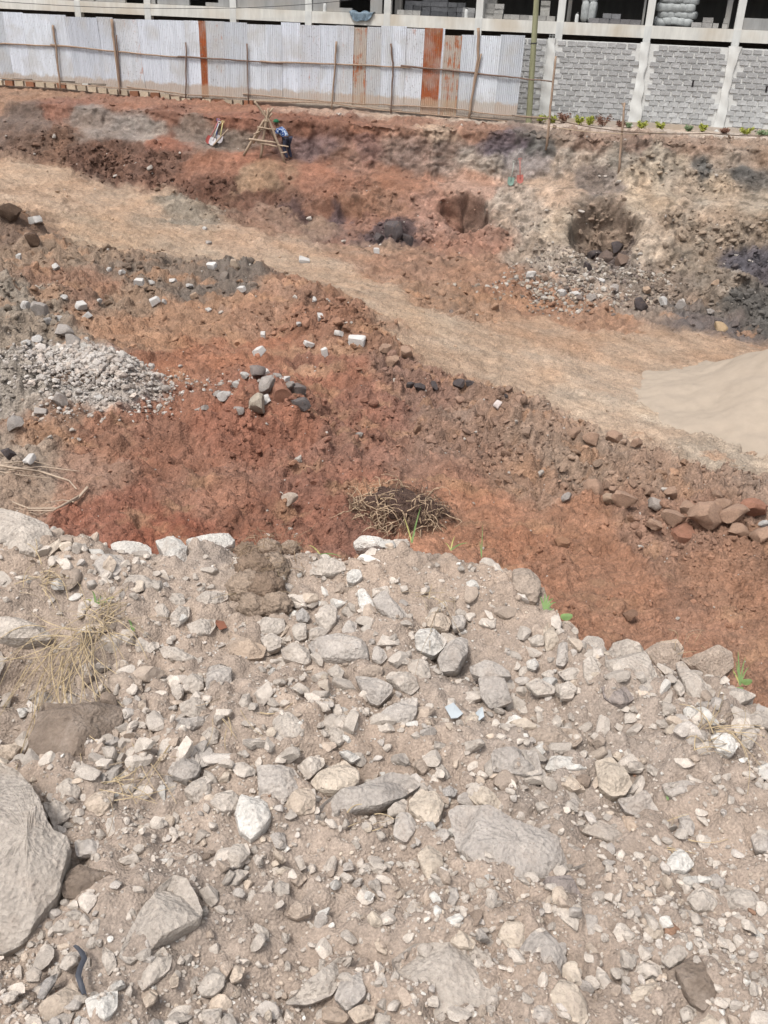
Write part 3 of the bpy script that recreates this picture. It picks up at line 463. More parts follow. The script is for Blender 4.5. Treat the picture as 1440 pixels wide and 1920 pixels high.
# region, tone, thickness, outline (thirds of a pixel in that region), label when it stands out
RK = '''A b .5 0,30 60,50 180,85 280,130 310,200 300,260 200,300 80,290 0,270 -120,200 -120,60|large pale dusty boulder at the left end of the mound crest
A w .5 410,175 480,180 590,220 600,240 540,270 450,260 400,210|low white stone just right of the big left crest boulder
A w .5 620,210 700,190 790,200 850,240 860,290 800,300 700,270 630,240|broken white stone on the crest, third from the left
A w .6 870,190 920,180 1010,190 1060,240 1050,280 1100,310 1070,360 1000,360 940,310 910,250|lumpy white crest stone left of the root-matted clod's neighbour
A w .6 1045,210 1110,170 1200,165 1280,150 1325,200 1310,240 1250,270 1140,305 1090,270|long white stone on the crest touching the root-matted clod
A g .5 510,320 580,270 680,270 710,310 700,360 640,420 580,425 550,370|grey stone with dark underside just below the left crest
A b .4 660,390 740,375 840,400 880,450 860,490 760,470 670,440
A b .6 1080,540 1120,490 1210,470 1285,490 1280,520 1190,570 1110,575|pale smooth stone below the white crest stones, left of the clod
A b .6 920,520 960,485 1030,490 1050,550 990,600 930,590
A b .6 860,560 910,540 955,590 945,630 890,620
A b .6 955,630 1010,570 1065,560 1065,620 1000,680 960,670
A b .5 1045,660 1130,640 1210,630 1215,670 1180,720 1080,735
A b .6 440,560 490,510 510,550 470,610 435,625
A b .6 -80,640 0,640 120,640 240,680 290,720 280,750 160,760 60,755 -80,745|wide shelf of pale stone at the left edge over a dark gap
A d .55 240,1095 300,1100 500,1105 735,1125 700,1190 685,1350 675,1485 500,1520 330,1505 150,1375|squared dark brown stone block under dry grass at the left
A g .4 890,1290 1000,1180 1080,1195 1200,1160 1215,1190 1100,1250 1010,1340 900,1350|tilted grey slab right of the dark squared block
A b .6 1005,1110 1080,1075 1150,1100 1170,1170 1090,1195 1020,1160
A g .5 1155,990 1170,900 1240,880 1305,910 1305,980 1280,1060 1230,1075 1160,1040|light grey upright stone below the tan chip on the left half
A o .4 1280,700 1360,730 1440,760 1500,790 1480,850 1380,860 1290,850|smooth orange-tan stone below the root-matted clod
A t .4 630,890 680,865 750,910 720,940 650,920
A b .6 790,770 890,760 900,790 840,835 800,810
A b .6 1020,980 1080,935 1140,950 1150,1020 1090,1050 1030,1020
A b .5 890,790 1000,800 1110,850 1120,890 1000,870 920,850
A t .6 770,1150 790,1060 820,1055 825,1160 800,1180
A b .6 960,1010 1030,1005 1035,1060 1000,1090 965,1050
A k .5 570,980 700,940 800,950 805,1040 760,1065 640,1050
A b .6 1130,1280 1180,1235 1235,1260 1225,1330 1150,1345
B w .6 545,210 590,170 690,180 760,185 740,230 640,240 560,235|bright white stone at the middle of the crest
B b .6 720,230 780,190 850,180 870,215 830,250 760,250|pale stone on the crest with a green blade rising behind it
B b .5 310,310 400,300 500,320 510,360 420,390 320,380
B w .6 510,370 590,360 600,400 550,430 510,420
B w .45 570,470 600,455 640,510 680,590 670,625 610,600 575,550|narrow white sliver of stone leaning beside a grey slab
B g .35 650,520 720,470 790,540 885,640 885,680 820,670 740,620 680,580|long grey slab lying next to the white sliver
B t .6 955,630 1000,595 1070,610 1100,650 1080,700 1010,690 965,670|rounded pinkish stone below the middle of the crest
B g .6 1095,620 1160,605 1185,640 1170,690 1110,690
B w .5 890,740 920,690 1000,690 1080,750 1050,800 1000,840 900,800|whitish cracked stone below the rounded pinkish one
B g .6 1020,850 1080,760 1150,730 1195,745 1190,830 1140,920 1040,930|tall grey-beige stone right of the whitish cracked one
B g .55 290,780 340,740 440,720 560,740 630,790 640,870 540,880 420,870 330,850|broad grey rock in the centre of the upper rubble
B b .7 330,640 360,570 430,555 460,590 450,660 400,710|upright beige stone above the broad grey rock
B b .5 0,650 60,625 160,630 170,690 120,720 0,715
B b .6 20,740 80,710 150,740 140,790 70,815
B b .6 200,680 240,650 285,670 285,740 240,755 210,730
B u .6 220,600 260,565 305,620 290,650 230,640
B b .6 300,690 360,670 410,710 370,750 300,750
B b .5 140,800 210,765 300,800 310,870 280,890 150,850
B g .5 480,690 520,640 570,650 560,720 500,730
B g .5 555,950 650,960 770,1020 770,1040 690,1120 640,1100 590,1020|wedge of grey stone pointing down in the centre
B b .5 725,960 760,925 850,940 900,960 920,1020 870,1060 790,1020
B b .5 850,880 910,855 970,880 985,960 920,985 860,930
B k .4 540,900 640,890 720,910 710,950 590,960
B g .5 640,1210 720,1150 820,1090 910,1070 905,1190 850,1270 780,1305 700,1280|light grey five-sided stone in the middle of the rubble
B b .7 90,1210 180,1170 250,1200 280,1255 230,1310 140,1320 105,1280|rounded beige stone sitting on a tan chip
B o .5 130,1330 240,1320 240,1345 170,1390 140,1375
B b .6 390,1270 440,1230 500,1240 520,1310 470,1345 400,1330
B b .5 740,870 800,830 860,850 860,885 780,890
B g .4 1200,900 1290,860 1420,920 1440,960 1330,980 1210,940
B g .35 1250,960 1400,985 1440,1100 1320,1140 1260,1060
B b .6 400,920 450,885 500,930 480,975 420,960
B c .6 1170,1190 1220,1150 1270,1200 1240,1250 1180,1230
B g .5 660,790 720,800 740,850 700,890 650,860
C c .6 175,690 210,640 235,660 240,720 265,760 260,840 210,865 185,800|narrow cream stone standing by the green weed on the crest
C b .7 390,760 420,725 490,730 520,780 510,840 460,860 400,840|round pale stone at the crest left of the big tongue-shaped slab
C b .6 395,880 440,850 490,870 520,930 490,980 430,1000 400,940
C b .4 525,830 570,760 650,740 720,760 800,930 910,1040 890,1120 800,1165 700,1140 660,1050 650,980 560,960 520,900|big tongue-shaped pale slab at the right side of the crest
C b .4 920,880 960,865 1030,950 1150,1040 1130,1080 1040,1110 980,1050 940,960|long pale slab slanting right of the tongue-shaped slab
C k .7 740,810 820,760 930,740 970,800 940,900 900,960 830,940 780,880|crumbly brown clod on the crest between two pale slabs
C k .6 940,850 1060,840 1150,800 1240,820 1250,900 1180,960 1120,990 1040,920|crumbly clod with dry stalks at the right end of the crest
C b .5 1190,1060 1220,1005 1310,1030 1380,1060 1300,1110 1230,1130|pale stone in front of the green weed at the right edge
C w .6 960,1140 1010,1115 1060,1150 1040,1195 980,1190
C g .6 1040,1110 1100,1090 1125,1130 1080,1160
C w .6 1110,1310 1150,1270 1240,1280 1275,1340 1240,1400 1150,1390|whitish rounded stone near the right edge below the weed
C b .5 1290,1240 1330,1220 1380,1300 1340,1370 1290,1330
C b .6 85,740 140,725 185,740 180,780 110,780
C b .4 250,930 330,910 405,920 400,960 300,980
C b .6 160,940 210,915 240,930 230,980
C b .5 260,1000 320,980 370,1020 340,1080 270,1080
C b .4 70,1000 140,960 240,1010 240,1050 140,1060
C k .8 0,360 70,355 150,400 165,470 140,540 60,520 0,480|grey-brown crumbly clod at the crest left of the green weed
C k .6 240,650 320,640 375,690 370,740 300,760 250,720
C g .6 260,770 310,770 320,860 290,900 245,890
C v .4 500,1010 640,1010 690,1080 620,1130 520,1080
C w .6 80,870 130,850 155,890 130,920 85,905
C b .5 890,980 940,970 975,1040 950,1070 910,1030
C k .5 50,1270 180,1240 360,1250 400,1310 360,1350 120,1350 60,1310
C b .4 1290,1190 1380,1150 1440,1170 1480,1250 1340,1230
D b .5 -150,60 0,80 100,130 170,220 240,360 300,510 390,540 410,600 370,720 330,880 220,1000 150,1090 0,1170 -150,1100|huge pale boulder filling the lower left edge
D b .7 310,230 370,175 440,190 460,250 430,320 390,340 330,290
D t .6 470,310 530,260 640,235 640,300 600,370 550,395 490,360
D g .7 940,140 980,70 1070,35 1135,120 1110,180 1050,200 970,170
D b .7 1030,250 1110,180 1160,160 1195,240 1180,310 1130,330 1060,290
D b .6 1170,330 1210,265 1300,240 1355,290 1340,350 1250,385
D w .6 1320,375 1356,270 1500,300 1530,405 1485,480 1410,534 1344,480|bright white stone with a yellowish corner in the lower left rubble
D g .5 415,530 560,530 545,610 430,620
D d .4 340,800 380,700 450,660 560,700 650,740 560,800 440,860 360,850
D b .4 660,1180 740,1010 800,900 900,780 980,720 1050,740 1100,830 1140,920 1130,990 1000,1060 920,1100 820,1160 720,1230|large smooth pale slab slanting in the lower left
D b .4 750,1270 830,1200 920,1120 970,1190 950,1260 800,1380|angular flat stone below the slanting pale slab
D t .5 205,1460 410,1320 470,1410 430,1470 260,1560|oblong tan block with straight sides near the bottom left
D w .5 475,1420 550,1390 665,1370 660,1470 600,1545 500,1520|whitish angular stone next to the oblong tan block
D u .4 205,1410 250,1310 330,1270 310,1330 240,1425
D b .6 475,1060 520,990 580,945 580,1030 540,1060
D u .6 440,920 490,880 545,890 530,930 460,960
D b .7 1250,650 1310,560 1390,540 1410,600 1350,680 1280,695
D b .5 1280,720 1350,690 1405,700 1330,780 1285,780
D b .5 1110,1370 1150,1290 1210,1230 1270,1300 1260,1350 1200,1400 1130,1400
D t .6 1290,1300 1320,1235 1380,1240 1360,1310 1300,1330
D b .6 330,1240 380,1160 440,1150 440,1210 370,1260
D b .6 290,1010 350,970 380,1000 370,1040 300,1040
D b .5 570,1200 580,1120 640,1160 660,1230 610,1290
D t .6 800,1420 850,1370 890,1390 870,1440 820,1470
D b .6 710,940 750,900 780,910 770,950 720,970
D t .5 0,0 130,0 80,70 0,80 -60,40
D b .6 140,1270 200,1240 240,1270 220,1320 150,1320
D b .6 10,1420 60,1370 110,1380 80,1430 20,1450
D b .5 1130,1480 1250,1470 1240,1560 1140,1560
D t .6 950,1310 980,1270 1010,1300 1000,1350 960,1360
D b .5 240,310 330,310 415,350 380,410 300,450 260,370
E c .5 300,200 360,140 500,75 585,150 580,210 530,260 440,270 350,250|pale peach oval stone above the long grey slab
E g .5 0,110 130,105 220,130 260,200 230,270 130,330 20,310|blue-grey stone half covered in earth left of the peach oval
E g .35 330,360 420,280 620,200 760,140 870,165 930,215 840,280 700,340 480,370 400,430 340,430|long grey slab slanting up to the right in the lower middle
E t .6 125,370 230,240 300,230 340,290 330,370 250,390|peach stone with a pointed left tip beside the long slab
E b .5 225,110 310,60 380,60 390,100 290,190
E c .7 860,300 930,235 1020,270 1060,330 1030,430 990,460 900,410 860,370|tan and white knobbly stone at the corner of the flat slab
E g .3 1080,360 1125,324 1320,330 1440,420 1680,495 1845,585 1875,660 1740,720 1560,765 1485,810 1380,765 1200,660 1125,570|big flat grey slab with a sharp lower edge, largest in the lower right
E c .6 905,600 970,550 1050,600 1055,690 1010,765 970,760 930,680|pale cream stone standing left of the big flat slab
E g .6 770,500 790,380 860,380 905,430 890,500 840,540
E g .6 970,510 1020,460 1080,470 1090,510 1050,550
E c .6 1190,270 1230,210 1290,230 1380,310 1370,350 1320,360 1230,320
E u .6 1040,240 1090,220 1135,245 1120,280 1060,285
E c .6 1090,1100 1110,1050 1160,1030 1240,1100 1220,1140 1140,1130|small cream stone alone on the bare earth at the bottom
E g .6 435,1410 480,1310 530,1250 590,1280 625,1400 570,1460 510,1490|grey egg-shaped stone near the bottom centre
E b .3 150,1450 300,1320 450,1190 560,1170 510,1260 430,1400 300,1450
E g .6 665,1340 690,1300 740,1300 745,1360 700,1390
E g .7 1040,840 1080,790 1130,790 1145,850 1110,920 1060,900
E b .5 810,920 860,880 940,880 940,940 870,955
E t .5 655,1080 700,1090 740,1140 735,1175 680,1150
E g .5 725,990 790,960 830,985 820,1020 750,1020
E b .6 70,800 140,750 190,780 190,840 90,860
E k .6 160,700 240,690 290,740 240,790 170,750
E k .6 150,940 230,870 310,890 310,940 230,970
E o .5 370,1470 440,1455 530,1520 500,1560 370,1540
E t .5 510,1490 600,1450 670,1460 665,1520 560,1560
E w .6 600,830 630,810 670,830 650,870 610,865
E g .6 490,660 540,640 550,690 490,700
E b .12 760,1200 900,1100 1200,1090 1330,1180 1370,1320 1440,1560 900,1560 880,1380 780,1290|wide flat slab almost buried in dust at the bottom
E k .6 870,100 930,60 1000,110 940,160
E b .5 1180,740 1210,720 1250,840 1220,865
E b .5 740,350 830,290 855,310 840,380 740,390
E w .6 460,30 520,20 590,60 540,90
E t .6 90,560 140,600 175,640 150,655 100,610
E b .6 210,620 250,610 285,680 250,700
E c .6 1355,1060 1390,1000 1440,970 1500,1000 1560,1050 1500,1130 1420,1135|roundish cream stone touching the light grey rock at lower right
F c .55 465,80 560,55 640,140 680,210 640,270 560,280 490,230|large cream stone with flat faces on the right side
F g .5 590,290 700,280 740,240 830,360 740,400 640,370
F o .5 615,385 700,400 750,490 750,540 700,530 640,450
F d .6 410,570 450,510 530,560 595,630 590,680 530,680
F t .6 665,650 720,620 780,690 740,715 680,690
F w .6 850,680 900,600 950,570 1030,660 980,710 880,710|white pyramid-shaped stone on the right beside a dry straw
F v .4 150,780 200,730 330,720 400,850 330,880 260,890 190,840|violet-grey stone tucked under the big flat slab
F b .4 230,915 370,900 380,960 370,1040 290,980
F g .4 375,910 450,900 490,970 485,1130 440,1080 390,990
F g .55 35,1150 100,1060 170,1020 230,1080 310,1190 300,1270 230,1340 160,1330 90,1260|light grey rock with rough edges at the lower right
F c .55 185,1420 270,1310 330,1320 420,1430 430,1540 390,1570 280,1530|cream stone with slanting faces at the bottom right
F g .5 70,1470 150,1440 210,1470 250,1560 70,1560
F d .5 915,1250 1000,1180 1120,1130 1180,1290 1140,1420 1080,1490 1000,1430 940,1340|dark brown rounded stone near the lower right corner
F b .5 835,1200 900,1130 1000,1110 1030,1130 960,1210 880,1245
F b .5 975,860 1050,780 1140,810 1170,870 1130,920 1040,940
F w .5 950,740 1060,725 1060,770 990,800 960,790
F b .6 905,940 950,905 1030,930 1040,990 960,1020 910,1000
F c .6 730,1040 770,970 850,1000 855,1090 790,1085
F t .5 740,830 860,880 905,960 890,990 800,950 750,890
F r .6 855,1010 890,990 945,1030 940,1090 890,1110 860,1080
F c .5 630,1450 700,1350 790,1300 825,1340 810,1400 700,1440
F b .5 460,1340 480,1230 530,1270 580,1350 520,1370
F b .4 1160,770 1270,790 1370,830 1410,910 1330,970 1220,950 1180,870
F g .5 1080,740 1150,710 1205,760 1180,800 1120,800
F b .5 1130,1110 1180,1090 1245,1170 1240,1230 1190,1210
F b .5 600,1040 660,1040 705,1090 695,1150 650,1110
F b .5 640,940 690,940 720,990 700,1020 650,990
F g .6 930,390 990,375 1030,450 1020,510 970,480
F b .5 550,1250 640,1240 650,1290 590,1310 560,1290
F u .5 720,1120 770,1110 810,1170 780,1180 730,1150
F w .6 1155,1020 1200,995 1235,1020 1210,1055 1160,1050
F g .4 -120,30 0,15 140,20 175,150 110,165 0,150 -110,140
F w .5 180,130 220,50 350,60 430,120 350,140
F t .5 240,170 300,160 400,230 340,250 270,210
F d .6 350,170 400,150 450,180 430,230 380,210
F g .5 840,210 960,190 1040,210 1040,250 900,290 860,260
F b .6 100,1350 150,1340 175,1380 140,1410 100,1390
F c .5 1040,1580 1120,1480 1180,1580
F b .6 940,1480 990,1450 1040,1480 1030,1540 960,1550
F g .5 1340,500 1440,450 1500,520 1440,600 1370,590
F b .6 560,960 600,930 640,960 620,985 570,985
F b .25 640,1200 740,1180 830,1230 870,1330 780,1290 700,1340 650,1300
F b .25 340,460 500,410 600,470 690,560 600,560 480,510'''
ROCKXY = []
for i, ln in enumerate(RK.split('\n')):
    a, _, lab = ln.partition('|'); q = a.split(); ox, oy = OFF[q[0]]
    poly = [(ox + float(p.split(',')[0]) / 3, oy + float(p.split(',')[1]) / 3) for p in q[3:]]
    if lab: o = ring_rock('clod' if q[1] in 'kr' else 'rock', poly, q[1], float(q[2]), None, lab, 'clod' if q[1] in 'kr' else 'rock', seed=i)
    else: o = ring_rock('stone', poly, q[1], float(q[2]), mound, seed=i)
    pp = np.array(poly); ROCKXY.append((*pp.mean(0), *(pp.max(0) - pp.min(0))))
ROCKXY = np.array(ROCKXY)
# ------------------------------------------------------------------ loose stones, pebbles and grit on the mound
rg = np.random.default_rng(5)
def mound_points(n, y0=960, y1=1990, x0=-260, x1=1700):
    px = rg.uniform(x0, x1, n); py = rg.uniform(y0, y1, n); q = on_z(px, py, MZ + .02); X, Y = q[:, 0], q[:, 1]
    ok = (Y - np.interp(X, CRX, CRY) < 0.03); return px[ok], py[ok], X[ok], Y[ok]
STP = [chip(3, np.random.default_rng(200 + i), 15, (1.1, .95 - .03 * (i % 5), .68 + .05 * (i % 4)), .09, .45, .82) for i in range(10)]
STM = []
for i, (V, F) in enumerate(STP):
    me = fast_mesh('stone', V * .02, F); me.set_sharp_from_angle(angle=math.radians(32)); me.materials.append(M_rock); STM.append(me)
px, py, X, Y = mound_points(4200); cnt = 0; placed = []
for i in range(len(px)):
    d = np.abs(ROCKXY[:, :2] - (px[i], py[i])) / (ROCKXY[:, 2:] * .5 + 9)
    if np.min((d ** 2).sum(1)) < 1 or cnt >= 175: continue
    if placed and min((px[i] - a) ** 2 + (py[i] - b) ** 2 for a, b in placed) < 30 ** 2: continue
    r = float(np.clip(rg.lognormal(math.log(.021 if py[i] < 1480 else .016), .35), .012, .042)); placed.append((px[i], py[i])); cnt += 1
    c = lin(np.array(TONE[rg.choice(list('bbbbbbbgktwc'))]) * rg.uniform(.92, 1.04))
    o = obj('stone', STM[rg.integers(10)], None, mound, (X[i], Y[i], float(HM(X[i], Y[i]) + mound_relief(np.array([[X[i], Y[i], float(HM(X[i], Y[i]))]]))[0]) + r * .3), tuple(rg.uniform(0, 6.28, 3) * (.12, .12, 1)), c); o.scale = (50 * r * rg.uniform(.8, 1.4), 50 * r, 50 * r)
M_grit = soil_mat('grit', 'attr', (20, 80, 300), .5, .003, .16)
def grit(name, n, r0, r1, sub, label, yb=(960, 1990)):
    px, py, X, Y = mound_points(n, *yb); dn = fbm(np.stack([X * 3.5, Y * 3.5, 0 * X], -1), 3, 120); keep = dn + rg.uniform(-.5, .5, len(X)) > (.12 if sub == 3 else -.22); X, Y = X[keep], Y[keep]
    r = np.clip(rg.lognormal(math.log(r0 * 1.5), .45, len(X)), r0, r1); Z = HM(X, Y); PP = np.stack([X, Y, Z], -1); Z = Z + mound_relief(PP) + r * (.05 if sub == 3 else .2)
    base = np.array([TONE[t] for t in 'bbbbgktwcdr'], float)[rg.choice(11, len(X), p=[.18, .17, .17, .17, .11, .08, .05, .05, .015, .004, .001])]
    c = lin(base * rg.uniform(.86, 1.07, (len(X), 1))); return tag(scatter(name, np.stack([X, Y, Z], -1), r, c, M_grit, sub, rg, .8, 14), label, 'gravel', kind='stuff')
grit('broken_stones', 1500, .019, .040, 3, 'angular broken stones jumbled over the upper rubble mound', (985, 1480))
grit('loose_stones', 1500, .011, .026, 2, 'loose angular stones lying all over the rubble mound', (985, 1990))
grit('pebbles', 3300, .0065, .016, 2, 'countless pale pebbles strewn over the rubble mound')
grit('grit', 17500, .0022, .006, 1, 'fine grit and crumbs of earth covering the rubble mound')
# ------------------------------------------------------------------ clods and stones over the pit
M_pclod = soil_mat('pit_clods', 'attr', (6, 22, 60), .8, .012, .24)
vis = np.zeros((na, NR), bool); vis[:, :NR - 4] = True
inpit = (vis.reshape(-1)) & (P2[:, 1] > 8.5) & (np.abs(P2[:, 0] / P2[:, 1]) < .52) & (uu > .6) & (steep < .8)
cand = np.nonzero(inpit)[0]; wq = np.clip(RO[cand], .38, 2) ** 1.9 * (.35 + patch[cand]); wq /= wq.sum()
def pit_scatter(name, n, px0, px1, sub, label, lighten=1.0, ls=.5):
    k = rg.choice(cand, n, replace=False, p=wq); q = P2[k]; z = (q - CAM) @ Fv
    r = np.clip(rg.lognormal(math.log(px0 * 1.35), ls, n), px0, px1) / FPX * z * np.clip(RO[k], .5, 1.4); r = np.clip(r, .012, .16)
    c = TC[k] * rg.uniform(.72, 1.22, (n, 1)) * lighten; wh = rg.random(n) < .035; c[wh] = lin((205, 195, 185)) * rg.uniform(.8, 1.1, (wh.sum(), 1))
    q = q + Nn[k] * (r * .25)[:, None]
    return tag(scatter(name, q, r, np.clip(c, .01, .7), M_pclod, sub, rg, .85, 14), label, 'clods', kind='stuff')
pit_scatter('earth_clods', 3200, 4.0, 11, 2, 'countless lumps of brown and red earth over the pit floor and bank', 1.03)
pit_scatter('earth_crumbs', 18000, 1.3, 4.2, 1, 'small crumbs of broken earth scattered over the pit floor', 1.0, .45)
BLOCK = []
for i in range(5):
    r_ = np.random.default_rng(300 + i); m_ = MB(); V = np.array([(-1, -.6, -.6), (1, -.6, -.6), (1, .6, -.6), (-1, .6, -.6), (-1, -.6, .6), (1, -.6, .6), (1, .6, .6), (-1, .6, .6)]) * (1, r_.uniform(.7, 1.1), r_.uniform(.8, 1.2)) + r_.normal(0, .10, (8, 3))
    V, F = ICO[4][0], ICO[4][1]; S = np.sign(V) * np.abs(V) ** .22 * (.95, .62, .55); 
    for _ in range(4):
        n_ = r_.normal(size=3); n_ /= np.linalg.norm(n_); kx = S @ n_; l_ = kx.max() * r_.uniform(.6, .85); S = S - np.where(kx > l_, kx - l_, 0)[:, None] * n_
    S = S * (1 + .05 * fbm(S * 3 + i * 9, 3))[:, None]; me = fast_mesh('broken_block', S, F); me.set_sharp_from_angle(angle=math.radians(30)); BLOCK.append(me)
PSTM = []
for i in range(8):
    V, F = chip(3, np.random.default_rng(400 + i), 15, (1.12, .95, .8), .16, .45, .85); me = fast_mesh('pit_stone', V, F); me.set_sharp_from_angle(angle=math.radians(32)); PSTM.append(me)
M_pst = soil_mat('pit_stone', 'obj', (3, 9, 28), .6, .03, .2, dust=(lin((172, 140, 118)), .56, .5)); M_blk = soil_mat('broken_block', 'obj', (4, 14, 40), .5, .01, .14, dust=(lin((180, 152, 132)), .6, .5))
for m in BLOCK: m.materials.append(M_blk)
for m in PSTM: m.materials.append(M_pst)
WHT, GRY, TAN, DRK, BRN, RED = (226, 221, 216), (188, 179, 172), (200, 172, 148), (98, 90, 90), (188, 156, 134), (178, 130, 108)
